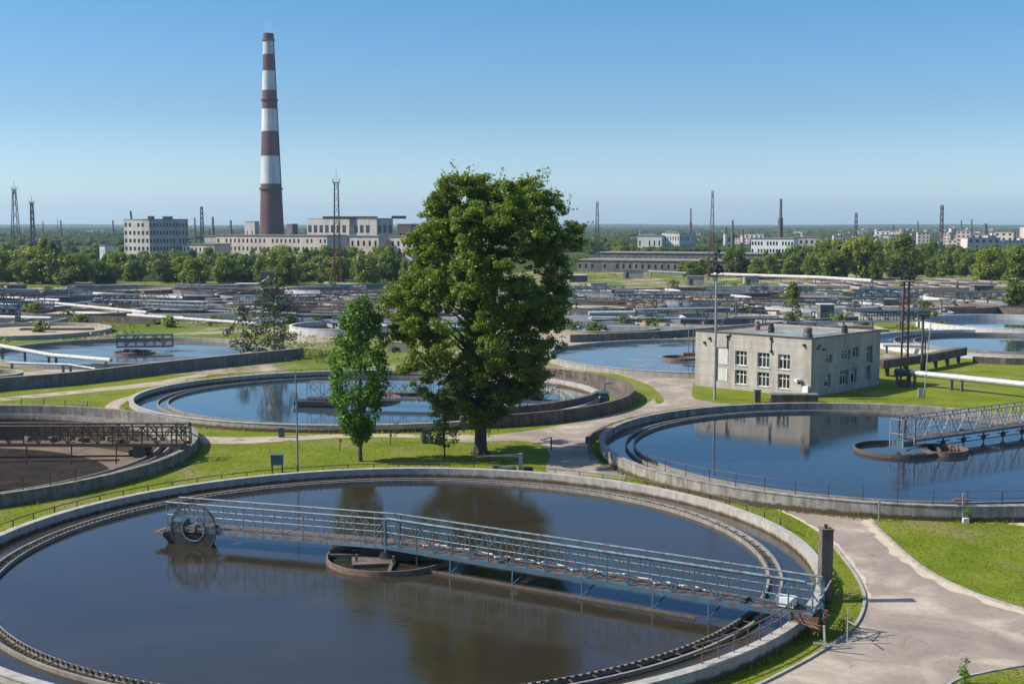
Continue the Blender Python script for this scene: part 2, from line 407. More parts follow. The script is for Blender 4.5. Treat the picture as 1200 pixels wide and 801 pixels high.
def smooth_line(pts, n=6):
    out = []; m = len(pts)
    for i in range(m - 1):
        p0 = Vector(pts[max(i - 1, 0)]); p1 = Vector(pts[i]); p2 = Vector(pts[i + 1]); p3 = Vector(pts[min(i + 2, m - 1)])
        for j in range(n):
            t = j / n; out.append(.5 * ((2 * p1) + (p2 - p0) * t + (2 * p0 - 5 * p1 + 4 * p2 - p3) * t * t + (3 * p1 - p0 - 3 * p2 + p3) * t ** 3))
    out.append(Vector(pts[-1])); return out
POLYS = {}
def sheet(name, px, z, m, n=6):
    pts = [at(x, y, 0) for x, y in px]; P = smooth_poly(pts, n) if n else pts
    POLYS.setdefault(name, []).append([(p.x, p.y) for p in P])
    b = MB(); b.add([(p.x, p.y, z) for p in P], [tuple(range(len(P)))])
    o = b.build(name, m); o.data.calc_loop_triangles()
    return tag(o, kind='structure')
# plant yard behind
yb = MB(); yv = [(-420, 186, .004), (-90, 186, .004), (-70, 168, .004), (-20, 178, .004), (20, 176, .004), (40, 188, .004), (70, 192, .004), (420, 186, .004), (420, 470, .004), (300, 545, .004), (10, 560, .004), (-40, 470, .004), (-420, 440, .004)]
yb.add(yv, [tuple(range(len(yv)))]); tag(yb.build('yard', M['yard']), kind='structure')
sheet('road', [(880, 806), (920, 788), (960, 765), (1000, 736), (1013, 706), (1006, 680), (985, 650), (962, 626), (930, 606), (900, 594), (868, 583), (900, 585), (940, 592), (1000, 601), (1060, 608), (1135, 613), (1230, 618), (1300, 640), (1330, 800), (1200, 850), (950, 830)], .008, M['asphalt'])
sheet('road', [(640, 551), (662, 556), (690, 557), (735, 561), (748, 556), (712, 545), (690, 525), (702, 507), (722, 494), (762, 484), (800, 478), (850, 474), (866, 470), (816, 468), (812, 452), (816, 440), (790, 434), (745, 434), (720, 437), (748, 446), (768, 456), (764, 468), (740, 480), (700, 489), (640, 501), (590, 508), (540, 513), (545, 518), (590, 516), (630, 519), (644, 533)], .008, M['asphalt'])
sheet('path', [(-60, 474), (0, 466), (60, 460), (120, 454), (180, 447), (215, 441), (240, 438), (240, 441), (190, 451), (120, 458), (60, 464), (0, 470), (-60, 478)], .008, M['dirt'], 4)
sheet('path', [(118, 490), (122, 478), (132, 470), (152, 464), (168, 460), (164, 464), (148, 470), (140, 478), (142, 488), (160, 500), (200, 508), (260, 512), (330, 511), (420, 508), (500, 509), (560, 510), (556, 515), (500, 513), (420, 512), (330, 517), (270, 520), (215, 516), (160, 500)], .012, M['dirt'], 3)
sheet('lawn', [(1022, 610), (1030, 621), (1045, 635), (1080, 665), (1130, 691), (1200, 715), (1290, 742), (1290, 640), (1200, 617), (1120, 612), (1060, 609)], .06, M['grass'])
sheet('lawn', [(1104, 806), (1120, 798), (1150, 790), (1200, 781), (1300, 772), (1340, 850), (1104, 850)], .06, M['grass'])
sheet('lawn', [(752, 437), (772, 435), (800, 438), (790, 441), (765, 441)], .02, M['grass'], 3)
sheet('lawn', [(700, 508), (722, 495), (742, 488), (738, 494), (716, 505), (702, 514)], .02, M['grass'], 3)
sheet('lawn', [(824, 466), (845, 466), (884, 472), (860, 473), (835, 471)], .02, M['grass'], 3)
sheet('lawn', [(764, 455), (774, 462), (778, 470), (770, 473), (766, 464)], .02, M['grass'], 3)
def make_sand():
    m, nt, bs = newmat('bare_sand'); P = pos(nt)
    c = ramp(nt, noise(nt, P, 1.2, 8, .7), [(.3, (.36, .285, .205)), (.7, (.55, .455, .34))]); nt.links.new(c, bs.inputs['Base Color']); bs.inputs['Roughness'].default_value = .97
    bump(nt, bs, noise(nt, P, 25, 5), .3, .02); return m
M['sand'] = make_sand()
def strip(name, px, w0, z, m, side=1):
    L = smooth_line([at(x, y) for x, y in px], 8); b = MB(); n = len(L); vs = []
    for i, p in enumerate(L):
        d = (L[min(i + 1, n - 1)] - L[max(i - 1, 0)]).normalized(); q = Vector((-d.y, d.x, 0)) * side; w_ = w0 * (.45 + .4 * math.sin(i * .55) ** 2 + .45 * random.random())
        vs += [(p.x, p.y, z), (p.x + q.x * w_, p.y + q.y * w_, z)]
    b.add(vs, [(2 * i, 2 * i + 1, 2 * i + 3, 2 * i + 2) if side < 0 else (2 * i, 2 * i + 2, 2 * i + 3, 2 * i + 1) for i in range(n - 1)]); return tag(b.build(name, m), kind='structure')
strip('sand', [(1019, 609), (1029, 621), (1044, 635), (1079, 665), (1129, 691.5), (1200, 716), (1260, 735)], .75, .014, M['sand'], -1)
strip('sand', [(1014, 706), (1007, 680), (986, 650), (963, 626), (930, 606), (905, 595)], .4, .014, M['sand'], -1)
strip('sand', [(960, 590), (1000, 598), (1060, 604.5), (1130, 609), (1200, 612)], 1.6, .014, M['sand'], -1)
def kerb(label, px, w=.16, h=.12):
    L = smooth_line([at(x, y) for x, y in px], 5); b = MB()
    prev = None
    for a, c in zip(L[:-1], L[1:]):
        d = (c - a).normalized(); q = (c - a).length
        j = random.uniform(-.012, .012)
        b.bar(a + Vector((0, 0, h / 2 + j)), c - d * .015 + Vector((0, 0, h / 2 + j)), w, h)
    return tag(b.build('kerb', M['conc_plain']), label, 'kerb')
kerb('dark kerb curving along the grass verge outside the nearest tank', [(860, 816), (905, 795), (960, 765), (1000, 736), (1013, 706), (1006, 680), (985, 650), (975, 638)])
kerb('pale kerb along the lower edge of the big right lawn', [(1020, 609), (1030, 621), (1045, 635), (1080, 665), (1130, 691), (1200, 715), (1260, 733)], .22)
kerb('short kerb round the bottom right corner lawn', [(1100, 812), (1120, 798), (1150, 790), (1200, 781), (1260, 775)])

# ------------------------------------------------------------------ settling tanks
def tank(label, c, R, top, water_z, wm, wallm, k=1.0, wall=.5, channel=1.9, laun=.9, lz=-.42, n=160, weir=False, launder=True, floor=None, group=None):
    e = empty('settling_tank', (c[0], c[1], 0), label, 'settling tank', group)
    MB().lathe([(R, -.9), (R, top - .06), (R + .05, top - .06), (R + .05, top), (R - wall, top), (R - wall, -.9)], n, k=k).build('outer_wall', wallm, e, True)
    r1 = R - wall - channel; r0 = r1 - laun
    if launder:
        z = top + lz
        MB().lathe([(r1, -.9), (r1, z), (r1 - .14, z), (r1 - .14, water_z - .05), (r0 + .14, water_z - .05), (r0 + .14, z + .02), (r0, z + .02), (r0, -.9)], n, k=k).build('launder', M['launder'], e, True)
        if weir:
            b = MB(); N = int(2 * PI * r0 / .42)
            for i in range(N):
                t = 2 * PI * i / N; cc, ss = math.cos(t), math.sin(t)
                b.box((cc * (r0 + .18), ss * (r0 + .18) * k, z + .035), (.07, .22, .13), t)
                if i % 3 == 0: b.bar((cc * (r0 + .2), ss * (r0 + .2), z - .03), (cc * (r1 - .2), ss * (r1 - .2), z - .03), .05, .05)
            b.build('weir', M['weir'], e)
    wmesh = MB().disc(R - wall + .1, water_z, n, k=k)
    o = wmesh.build('water', wm); o.location = (c[0], c[1], 0); tag(o, kind='structure')
    return e
A_C, A_R = (-7.6, 75.2), 26.25
TA = tank('nearest round concrete settling tank, filled, crossed by the blue truss bridge', A_C, A_R, .85, .22, M['water_a'], M['conc'], weir=True, n=220)
C_C, C_R = (33.6, 111.2), 25.6
TC = tank('round settling tank of dark blue water in front of the grey brick building', C_C, C_R, 1.2, .5, M['water_c'], M['conc_worn'], weir=False, n=200, lz=-.45)
B_C, B_R, B_K = (-17.2, 147.2), 27.8, .86
TB = tank('round settling tank of pale blue water behind the tall green poplar', B_C, B_R, .85, .1, M['water_b'], M['conc'], k=B_K, n=180, channel=2.6, laun=1.3, lz=-.5)
# the second, raised rim on the right of tank B
e = empty('curved_wall', (-9.5, 149.4, 0), 'dark curved retaining wall round the right side of the pale blue tank', 'retaining wall')
MB().lathe([(24.3, -.5), (24.3, 1.35), (23.9, 1.35), (23.9, -.5)], 80, R_(-80), R_(74)).build('wall', M['conc_brown'], e, True)
MB().lathe([(23.9, .02), (23.9, .28), (21.9, .28), (21.9, .02)], 80, R_(-60), R_(70)).build('ledge', M['conc_brown'], e, True)
e = empty('low_wall', (-9.5, 149.4, 0), 'low dark wall inside the curved retaining wall, behind the big trunk', 'retaining wall')
MB().lathe([(20.6, -.5), (20.6, 1.55), (20.1, 1.55), (20.1, -.5)], 50, R_(-84), R_(-18)).build('wall', M['conc_brown'], e, True)
# emptied tank D
def empty_tank():
    e = empty('settling_tank', (D_C[0], D_C[1], 0), 'emptied round settling tank with dark dry basin at the left edge', 'settling tank')
    R = D_R
    MB().lathe([(R, -3.6), (R, .96), (R + .05, .96), (R + .05, 1.02), (R - .5, 1.02), (R - .5, -3.6)], 180).build('outer_wall', M['conc_old'], e, True)
    MB().lathe([(R - 2.4, -3.6), (R - 2.4, .45), (R - 2.54, .45), (R - 2.54, -.1), (R - 3.3, -.1), (R - 3.3, .45), (R - 3.45, .45), (R - 3.45, -3.6)], 160).build('launder', M['launder'], e, True)
    MB().lathe([(R - .5, -.6), (R - 2.45, -.6)], 120, closed=False).build('channel_floor', M['basin'], e, True)
    MB().lathe([(R - 3.4, -2.6), (12.5, -3.1), (2.4, -3.5), (0.01, -3.5)], 120, closed=False).build('floor', M['basin_dark'], e, True)
    MB().lathe([(20.6, -2.55), (12.5, -3.0), (2.4, -3.4), (0.01, -3.4)], 110, closed=False, c=(-2.2, -1.2)).build('sludge_bed', M['sludge'], e, True)
    MB().lathe([(2.2, -3.6), (2.2, .6), (1.9, .6), (1.9, -3.6)], 40).build('centre_column', M['conc_dark'], e, True)
empty_tank()

# ------------------------------------------------------------------ truss bridges
def truss_bridge(name, label, p0, p1, zdeck, w, h, bay, m_rail, m_beam, m_deck, diag=True, group=None, cat='scraper bridge', parent=None, cage=False, t=1.0, sag=0.0):
    """walkway between two lattice sides; p0 -> p1 on plan"""
    p0 = Vector((p0[0], p0[1], 0)); p1 = Vector((p1[0], p1[1], 0)); L = (p1 - p0).length
    ang = math.atan2(p1.y - p0.y, p1.x - p0.x)
    e = parent or empty(name, (p0.x, p0.y, 0), label, cat, group, ang)
    def loc(x, y, z):
        if parent is None: return Vector((x, y, z))
        d = (p1 - p0).normalized(); n = Vector((-d.y, d.x, 0)); return p0 - Vector((parent.location.x, parent.location.y, 0)) + d * x + n * y + Vector((0, 0, z))
    n = max(2, round(L / bay)); dx = L / n
    b = MB()
    for i in range(int(L / .55)):
        x = .28 + i * .55
        if random.random() < .04: continue
        b.bar(loc(x - .26, 0, zdeck - .03 + random.uniform(-.008, .008)), loc(x + .26, 0, zdeck - .03 + random.uniform(-.008, .008)), w - .12, .05)
    b.build('deck', m_deck, e)
    for s in (-1, 1):
        y = s * w / 2
        g = MB(); g.bar(loc(0, y, zdeck - .14), loc(L, y, zdeck - .14), .09 * t, .26)
        for i in range(n + 1): g.bar(loc(i * dx, y, zdeck - .2), loc(i * dx, -y * .02, zdeck - .2), .06, .1)
        g.build('girder', m_beam, e)
        r = MB(); r.tube([loc(0, y, zdeck + h), loc(L * .5, y, zdeck + h - sag), loc(L, y, zdeck + h)], .055 * t, 8)
        r.tube([loc(0, y, zdeck + h * .5), loc(L, y, zdeck + h * .5)], .03 * t, 6); r.build('handrail', m_rail, e, True)
        f = MB()
        for i in range(n + 1):
            x = min(i * dx, L - .03) + (0 if 0 < i < n else 0); f.bar(loc(x, y, zdeck - .1), loc(x + random.uniform(-.02, .02), y, zdeck + h), .06 * t)
        if diag:
            for i in range(n):
                m_ = i * dx + dx / 2
                a, c = (i * dx, (i + 1) * dx) if i % 2 else ((i + 1) * dx, i * dx)
                if random.random() < .92: f.bar(loc(a, y, zdeck), loc(c, y, zdeck + h), .055 * t)
                if i % 2 == 0: f.bar(loc(c, y, zdeck + h * .5), loc(m_, y, zdeck + h), .04 * t); f.bar(loc(a, y, zdeck + h), loc(m_, y, zdeck + h * .5), .04 * t)
        f.build('lattice', m_beam, e)
    if cage:
        c_ = MB()
        for i in range(0, n + 1, 2): c_.bar(loc(i * dx, -w / 2, zdeck + h), loc(i * dx, w / 2, zdeck + h), .04)
        c_.build('cross_bar', m_rail, e)
    return e, loc, L
# bridge of the nearest tank: two arms that meet over the feed well
pr = at(958, 716, 1.35); pl = at(203, 613, 1.35)
BA, locA, LA = truss_bridge('scraper_bridge', 'long blue truss walkway over the nearest tank, from feed well to right rim', A_C, (pr.x, pr.y), 1.35, 1.5, 1.6, 1.28, M['bluegrey'], M['blue'], M['deck'], t=1.1)
BL, locL, LL = truss_bridge('scraper_bridge', 'pale railed walkway over the nearest tank, left of the feed well', (A_C[0] + .1, A_C[1] - .05), (pl.x, pl.y), 1.35, 1.5, 1.6, 1.35, M['galv'], M['bluegrey'], M['deck'], t=.9, diag=True)
# extra gear on the long arm
b = MB(); b.tube([(.4, -.78, 3.02), (LA - .4, -.78, 3.02)], .075, 8); b.build('cable_duct', M['bluegrey'], BA, True)
b = MB()
for i in range(11):
    x = 2.2 + i * 1.7; pts = [(x, .3 + .25 * math.sin(i), 1.5), (x + .5, -.1, 1.46 + .15 * (i % 3)), (x + 1.0, .35, 1.5), (x + 1.7, .3 + .25 * math.sin(i + 1), 1.5)]
    b.tube(pts, .055, 6)
b.build('hose', M['whitepipe'], BA, True)
b = MB()
for x in (5.2, 9.5, 14, 18.3, 21.5):
    MB().bar((x, -.95, 1.2), (x, -1.05, .2), .07).bar((x + .5, .75, 1.2), (x, -1.0, .35), .05).build('scraper_bracket', M['blue'], BA)
b = MB(); b.bar((3.6, -1.05, .28), (20.8, -1.05, .28), .08, .16); b.build('scum_blade', M['deck'], BA)
# drive end on the rim
b = MB(); b.box((LA - .3, -.75, 1.12), (1.2, .26, .28)); b.box((LA - .3, .75, 1.12), (1.2, .26, .28)); b.box((LA - .1, 0, 1.14), (.3, 1.3, .2)); b.box((LA + .35, .3, .97), (.2, .9, .18)); b.build('end_carriage', M['rust'], BA)
b = MB()
for y in (-.8, .8):
    b.add(*(lambda q: (q.v, q.f))(MB().tube([(LA - .35, y - .07, 1.06), (LA - .35, y + .07, 1.06)], .22, 18)))
b.build('rim_wheel', M['dark'], BA, True)
b = MB(); b.tube([(LA - 1.5, -.25, 1.62), (LA - 1.5, .5, 1.62)], .24, 14); b.box((LA - 1.5, .15, 1.42), (.7, .9, .12)); b.build('drive_motor', M['rustrail'], BA, True)
b = MB(); b.bar((LA - .1, -.72, 1.3), (LA + .5, .6, 2.9), .07); b.bar((LA + .5, -.6, 1.3), (LA - .1, .7, 2.8), .07); b.bar((LA + .3, .0, 1.3), (LA + .3, 0, 2.95), .06); b.bar((LA + .3, -.75, 2.4), (LA + .3, .75, 2.4), .05); b.build('end_frame', M['blue'], BA)
b = MB(); b.box((LA - 1.6, -.1, 1.68), (.9, .55, .5)); b.build('control_box', M['white'], BA)
b = MB()
for i in range(5): MB().tube([(LA - 1.2 + random.random(), -1.0 + random.uniform(-.2, .3), 1.1), (LA - .4 + random.random(), -1.3 + random.uniform(-.3, .4), .95), (LA + random.uniform(-.2, 1.2), -1.2 + random.uniform(-.5, .5), random.uniform(.45, .9))], .04, 6).build('loose_pipe', M['rust'], BA, True)
b = MB(); b.bar((LA + .9, -1.6, .1), (LA + .8, -1.5, 1.2), .1); b.bar((LA + 1.6, -.2, .1), (LA + 1.6, -.2, 1.9), .06); b.bar((LA + 1.6, -.2, 1.2), (LA + 2.2, -.9, 1.25), .05); b.bar((LA + .4, -1.9, .35), (LA + 2.4, -1.6, .4), .09); b.build('cable_arm', M['galv'], BA)
# rear of the left arm: float, drum
def left_end():
    x = LL
    b = MB(); b.add([(x - 2.9, -.8, .95), (x + .55, -.8, 1.0), (x + .55, .8, 1.0), (x - 2.9, .8, .95), (x - 2.6, -.6, .24), (x + .0, -.6, .24), (x + .0, .6, .24), (x - 2.6, .6, .24)],
                 [(0, 1, 2, 3), (7, 6, 5, 4), (4, 5, 1, 0), (5, 6, 2, 1), (6, 7, 3, 2), (7, 4, 0, 3)]).build('float_box', M['dark'], BL)
    b = MB(); b.box((x - .45, 0, 1.45), (.9, 1.2, .42)); b.build('gear_box', M['blue'], BL)
    b = MB(); b.box((x + .5, 0, .9), (.7, 1.9, .12)); b.bar((x + .15, -.9, 1.0), (x + .8, -.9, .7), .1); b.build('bow_plate', M['rustrail'], BL)
    # upright ring shield: rims, spokes, dull translucent plate
    cy, cz, cxx = -.0, 1.35, x - 2.05
    def ring(r, w_, th, y0=.86):
        q = MB(); N = 64; base = []
        for i in range(N):
            t = 2 * PI * i / N; c_, s_ = math.cos(t), math.sin(t)
            for rr, yy in ((r, y0 - th), (r + w_, y0 - th), (r + w_, y0 + th), (r, y0 + th)): q.v.append((cxx + rr * c_, yy, cz + rr * s_ * .98))
        for i in range(N):
            j = (i + 1) % N
            for k in range(4): q.f.append((4 * i + k, 4 * j + k, 4 * j + (k + 1) % 4, 4 * i + (k + 1) % 4))
        return q
    r = ring(1.62, .06, .05); r.build('wheel_rim', M['rail'], BL, True)
    r = ring(.78, .06, .05); r.build('hub_rim', M['bluegrey'], BL, True)
    b = MB()
    for i in range(12):
        t = 2 * PI * i / 12 + .1; b.bar((cxx + .8 * math.cos(t), .86, cz + .8 * math.sin(t)), (cxx + 1.62 * math.cos(t), .86, cz + 1.6 * math.sin(t)), .03)
    b.build('spoke', M['rail'], BL)
    gm, gnt, gbs = newmat('dull_clear_plate'); gbs.inputs['Base Color'].default_value = (.10, .12, .13, 1); gbs.inputs['Alpha'].default_value = .2; gbs.inputs['Roughness'].default_value = .25
    r = ring(.85, .76, .008); r.build('clear_plate', gm, BL)
    b = MB(); b.tube([(cxx, .3, cz), (cxx, .95, cz)], .2, 14); b.bar((cxx - .75, .8, cz), (cxx + .75, .8, cz), .1); b.build('axle', M['rustrail'], BL, True)
left_end()
b = MB()
for s in (-1, 1):
    MB().bar((.25, s * .75, .9), (.25, s * .75, 2.98), .13).build('portal_post', M['blue'], BA)
# feed wells
def feed_well(label, c, r, wz, m=M['rustrail'], name='feed_well', k=1.0, n=72, gear=True, group=None):
    e = empty(name, (c[0], c[1], 0), label, 'feed well', group)
    MB().lathe([(r, wz - .4), (r, wz + .34), (r - .1, wz + .34), (r - .1, wz - .4)], n).build('ring', m, e, True)
    if gear:
        b = MB(); b.bar((-r + .05, .2, wz + .22), (r - .05, .2, wz + .22), .25, .14); b.bar((.3, -r + .05, wz + .18), (.3, r - .05, wz + .18), .22, .1)
        b.bar((-r * .7, r * .68, wz + .25), (r * .3, r * .9, wz + .25), .3, .12); b.build('cross_beam', M['deck'], e)
        b = MB(); b.box((-.9, -.9, wz + .12), (2.6, 1.8, .2), .15); b.build('platform', M['conc_brown'], e)
        b = MB(); b.tube([(0, 0, wz - .3), (0, 0, wz + .75)], .75, 20); b.box((-1.0, .5, wz + .35), (1.5, .9, .7)); b.box((1.2, -.2, wz + .4), (1.6, .8, .6)); b.build('pivot_drum', M['dark'], e, True)
        b = MB()
        for dx, dy in ((-1.9, -1.2), (.4, -1.6), (1.8, -1.4), (2.3, .9), (-2.0, 1.2)): MB().box((dx, dy, wz + .35), (.14, .14, .6)).build('stub_post', M['rustrail'], e)
    return e
feed_well('rusty floating feed well ring under the bridge of the nearest tank', A_C, 3.9, .22)
# tank C bridge
cW = (36.0, 111.0); pc = at(1262, 487, 1.6)
BC, locC, LC = truss_bridge('scraper_bridge', 'grey blue lattice walkway reaching to the right picture edge', cW, (pc.x, pc.y), 1.65, 1.5, 1.9, 1.15, M['galv'], M['bluegrey'], M['deck'], t=.9)
b = MB()
for i in range(7):
    b = MB(); x = 4 + i * 2.9; b.bar((x, -.6, 1.5), (x, -.6, .55), .12); b.bar((x - .9, -.6, 1.1), (x + .9, -.6, 1.1), .08); b.box((x, -.6, .95), (.35, .3, .3)); b.build('scraper_bracket', M['dark'], BC)
MB().bar((2.5, -.9, .85), (LC - 3, -.9, .85), .07).build('scraper_rod', M['dark'], BC)
b = MB(); b.box((-.9, -.3, .95), (2.8, 2.0, .16), .2); b.box((-.4, .2, 1.25), (1.6, 1.4, .5)); b.add([(-3.2, -2.0, .75), (.3, -2.6, .7), (.5, -1.6, 1.0), (-2.8, -1.1, 1.0)], [(0, 1, 2, 3)]); b.build('platform', M['blue'], BC)
b = MB()
for x, y in ((-1.6, -.7), (-1.6, .75), (-.1, -.72), (-.1, .78)): b.bar((x, y, 1.0), (x, y, 3.5), .07)
for z in (2.2, 3.5):
    for a_, c_ in (((-1.6, -.7), (-1.6, .75)), ((-1.6, -.7), (-.1, -.72)), ((-1.6, .75), (-.1, .78))): b.bar((*a_, z), (*c_, z), .055)
b.build('guard_rail', M['galv'], BC)
feed_well('oval rusty feed well ring afloat in the dark blue tank', (cW[0] - 1.1, cW[1] - .2), 3.8, .5, m=M['deck'], gear=False)
b = MB(); b.lathe([(2.3, .2), (2.3, .92), (2.15, .92), (2.15, .2)], 40); fw = b.build('scum_ring', M['rustrail'], None, True); fw.location = (cW[0] + 2.7, cW[1] - .9, 0)
tag(fw, 'small dark ring beside the platform in the dark blue tank', 'scum ring')
# emptied tank bridge
BD, locD, LD = truss_bridge('scraper_bridge', 'rusty old truss bridge over the emptied tank at left', (D_C[0] - 12, D_C[1] - .2), (D_C[0] + D_R + .2, D_C[1] - .6), 1.55, 1.7, 1.55, 1.3, M['rail'], M['rust'], M['deck'], t=1.7)
for i in range(30):
    x = random.uniform(2, LD - 2); MB().box((x, random.uniform(-.6, .6), 1.65 + random.random() * .25), (random.uniform(.2, .8), .3, random.uniform(.15, .5)), random.random() * 3).build('debris', M['rustrail'], BD)
b = MB(); b.bar((6, -.9, -.3), (LD - 6, -.9, .1), .16); b.bar((8, .9, -.2), (LD - 4, .7, .2), .14)
for i in range(7): b.bar((8 + i * 4, -.9, -.3), (8 + i * 4, -.7, 1.45), .09)
b.build('scraper_arm', M['rust'], BD)
b = MB()
for y in (-.85, .85): b.bar((LD - .9, y, .3), (LD - .9, y, 3.0), .12); b.bar((LD - .2, y, .9), (LD - .2, y, 3.3), .09)
b.bar((LD - .9, -.85, 3.0), (LD - .9, .85, 3.0), .1); b.bar((LD - .9, -.85, 1.6), (LD - .2, .85, 3.0), .07); b.bar((LD - .2, -.85, 2.6), (LD - .2, .85, 3.3), .07)
b.build('end_frame', M['green'], BD)
b = MB(); b.box((LD - 4.2, -.5, .85), (1.1, .9, 1.1)); b.tube([(LD - 5.2, -.5, .6), (LD - 3.2, -.5, .9)], .3, 12); b.build('drive_motor', M['dark'], BD)
b = MB(); b.tube([(LD + .2, 0, 2.4), (LD + 1.2, -.3, 1.9), (LD + 1.9, -.6, 1.0), (LD + 1.9, -1.2, .1), (LD + .5, -3.0, .06), (LD - 1.5, -5.5, .06), (LD - 4.0, -8, .06)], .05, 6); b.build('cable', M['dark'], BD, True)
# tank B bridge
pbl = at(362, 463, 1.2); pbr = at(655, 468, 1.2)
BB, locB, LB = truss_bridge('scraper_bridge', 'grey walkway across the pale blue tank behind the poplar', (pbl.x, pbl.y), (pbr.x, pbr.y), 1.1, 1.5, 1.7, 1.6, M['galv'], M['bluegrey'], M['deck'], t=.9)
b = MB(); b.box((1.5, -.8, .5), (5.5, 2.4, .5)); b.box((3.6, -1.4, .7), (2, 1, .7)); b.build('float_box', M['dark'], BB)
b = MB(); b.box((LB - 3.5, 0, 1.9), (2.0, 1.0, 1.3)); b.box((LB - 2.2, .3, 1.6), (.8, .8, .9)); b.build('drive_motor', M['dark'], BB)
feed_well('dark feed well ring afloat in the pale blue tank', (B_C[0] + .3, B_C[1] - .6), 3.6, .1)
b = MB()
for a_, c_, r_ in (((.0, 0), (.5, 1.6), 0),): pass
b.add([(-2.4, -.6, -.1), (2.0, -.6, -.1), (2.4, .6, -.1), (-2.0, .6, -.1), (-2.7, -.8, .4), (2.4, -.8, .4), (2.8, .8, .4), (-2.3, .8, .4)], [(3, 2, 1, 0), (4, 5, 6, 7), (0, 1, 5, 4), (1, 2, 6, 5), (2, 3, 7, 6), (3, 0, 4, 7)])
bp = b.build('pontoon', M['deck']); pb = at(472, 463, .1); bp.location = (pb.x, pb.y, .1); tag(bp, 'dark flat pontoon afloat right of the feed well in the pale blue tank', 'pontoon')

# ------------------------------------------------------------------ railings
def railing(label, pts, h, m, gap=2.0, rails=(1.0, .55), r=.036, name='railing', pw=.065, lean=.05, z=0.0, smooth=0):
    L = smooth_line([Vector(p) for p in pts], smooth) if smooth else [Vector(p) for p in pts]
    e = empty(name, L[0], label, 'railing'); o = L[0]
    b = MB()
    for k in rails: b.tube([p - o + Vector((0, 0, h * k + z)) for p in L], r, 6)
    b.build('rail', m, e, True)
    post = None; acc = 0.0; nxt = 0.0
    for a, c in zip(L[:-1], L[1:]):
        s = (c - a).length
        while nxt <= acc + s + 1e-6:
            p = a + (c - a) * ((nxt - acc) / s) - o
            if post is None:
                pb_ = MB(); pb_.bar((0, 0, -.05), (0, 0, h + .02), pw); post = pb_.build('post', m, e); q = post
            else:
                q = post.copy(); col.objects.link(q); q.parent = e; KIDS.setdefault(e.name, []).append(q)
            q.location = p + Vector((0, 0, z)); q.rotation_euler = (random.uniform(-lean, lean), random.uniform(-lean, lean), 0); nxt += gap
        acc += s
    return e
def arc(c, r, a0, a1, n, z=0.0, k=1.0): return [(c[0] + r * math.cos(R_(a0 + (a1 - a0) * i / n)), c[1] + r * k * math.sin(R_(a0 + (a1 - a0) * i / n)), z) for i in range(n + 1)]
railing('dark two bar railing on the grass left around the nearest tank', arc(A_C, A_R + .75, 192, 76, 60), 1.05, M['rail'], 2.1, (1.0, .5))
railing('dark railing right around the nearest tank, beside the road', arc(A_C, A_R + .75, 70, 14, 34), 1.0, M['rail'], 2.1, (1.0, .5))
railing('rusty handrail on top of the nearest tank wall below the bridge end', arc(A_C, A_R - .38, -33, -52, 14, .85), .95, M['rustrail'], 1.15, (1.0, .55), r=.04, pw=.06)
railing('thin pale railing along the near rim of the dark blue tank', arc(C_C, C_R - .3, 207, 318, 44, 1.2), 1.0, M['rail'], 2.4, (1.0, .5), r=.02, pw=.05)
railing('thin railing along the near rim of the emptied tank', arc(D_C, D_R - .3, 325, 258, 26, 1.02), 1.0, M['rail'], 2.2, (1.0, .5), r=.022)
railing('dark low railing along the far rim of the dark blue tank by the road', arc(C_C, C_R + 1.0, 185, 122, 26), .95, M['rail'], 1.9, (1.0, .5))
railing('thin railing behind the far rim of the pale blue tank', arc(B_C, B_R + 1.2, 150, 90, 24, 0, B_K), 1.0, M['rail'], 3.4, (1.0, .5))
railing('sparse railing on the grass above the emptied tank', [at(-30, 474, 0), at(40, 476, 0), at(110, 480, 0)], .95, M['rail'], 3.0, (1.0, .5))

e = empty('curved_wall', (C_C[0], C_C[1], 0), 'low dark curved kerb wall along the road behind the dark blue tank', 'retaining wall')
MB().lathe([(C_R + 1.75, -.2), (C_R + 1.75, .55), (C_R + 1.45, .55), (C_R + 1.45, -.2)], 60, R_(108), R_(166)).build('wall', M['conc_brown'], e, True)
# ------------------------------------------------------------------ leaves and trees
def leaf_mesh(name, pts, nor, size, mat, asp=.62):
    """one small folded diamond per point"""
    n = len(pts); rv = rng.normal(size=(n, 3)); nor = nor / np.linalg.norm(nor, axis=1, keepdims=True)
    u = np.cross(nor, rv); u /= np.linalg.norm(u, axis=1, keepdims=True) + 1e-9; v = np.cross(nor, u)
    s = size[:, None]
    V = np.stack([pts - u * s, pts - v * s * asp + nor * s * .18, pts + u * s, pts + v * s * asp + nor * s * .18], 1).reshape(-1, 3)
    me = bpy.data.meshes.new(name); me.vertices.add(4 * n); me.vertices.foreach_set('co', V.astype(np.float32).ravel())
    me.loops.add(4 * n); me.loops.foreach_set('vertex_index', np.arange(4 * n, dtype=np.int32))
    me.polygons.add(n); me.polygons.foreach_set('loop_start', np.arange(0, 4 * n, 4, dtype=np.int32))
    try: me.polygons.foreach_set('loop_total', np.full(n, 4, dtype=np.int32))
    except Exception: pass
    me.materials.append(mat); me.update(); me.validate(); return me
def puff_leaves(puffs, per, s0, s1, up=.35, shell=.55):
    P, N, S = [], [], []
    for c, r in puffs:
        r = np.asarray(r if hasattr(r, '__len__') else (r, r, r), float); k = max(6, int(per * (r.mean() ** 2)))
        d = rng.normal(size=(k, 3)); d /= np.linalg.norm(d, axis=1, keepdims=True)
        rad = shell + (1.06 - shell) * rng.random(k) ** .6
        q = d * rad[:, None] * r; q[:, 2] *= np.where(q[:, 2] < 0, .75, 1)
        P.append(q + np.asarray(c)); N.append(d + rng.normal(size=(k, 3)) * .55 + np.array([0, 0, up])); S.append(rng.uniform(s0, s1, k))
    return np.concatenate(P), np.concatenate(N), np.concatenate(S)
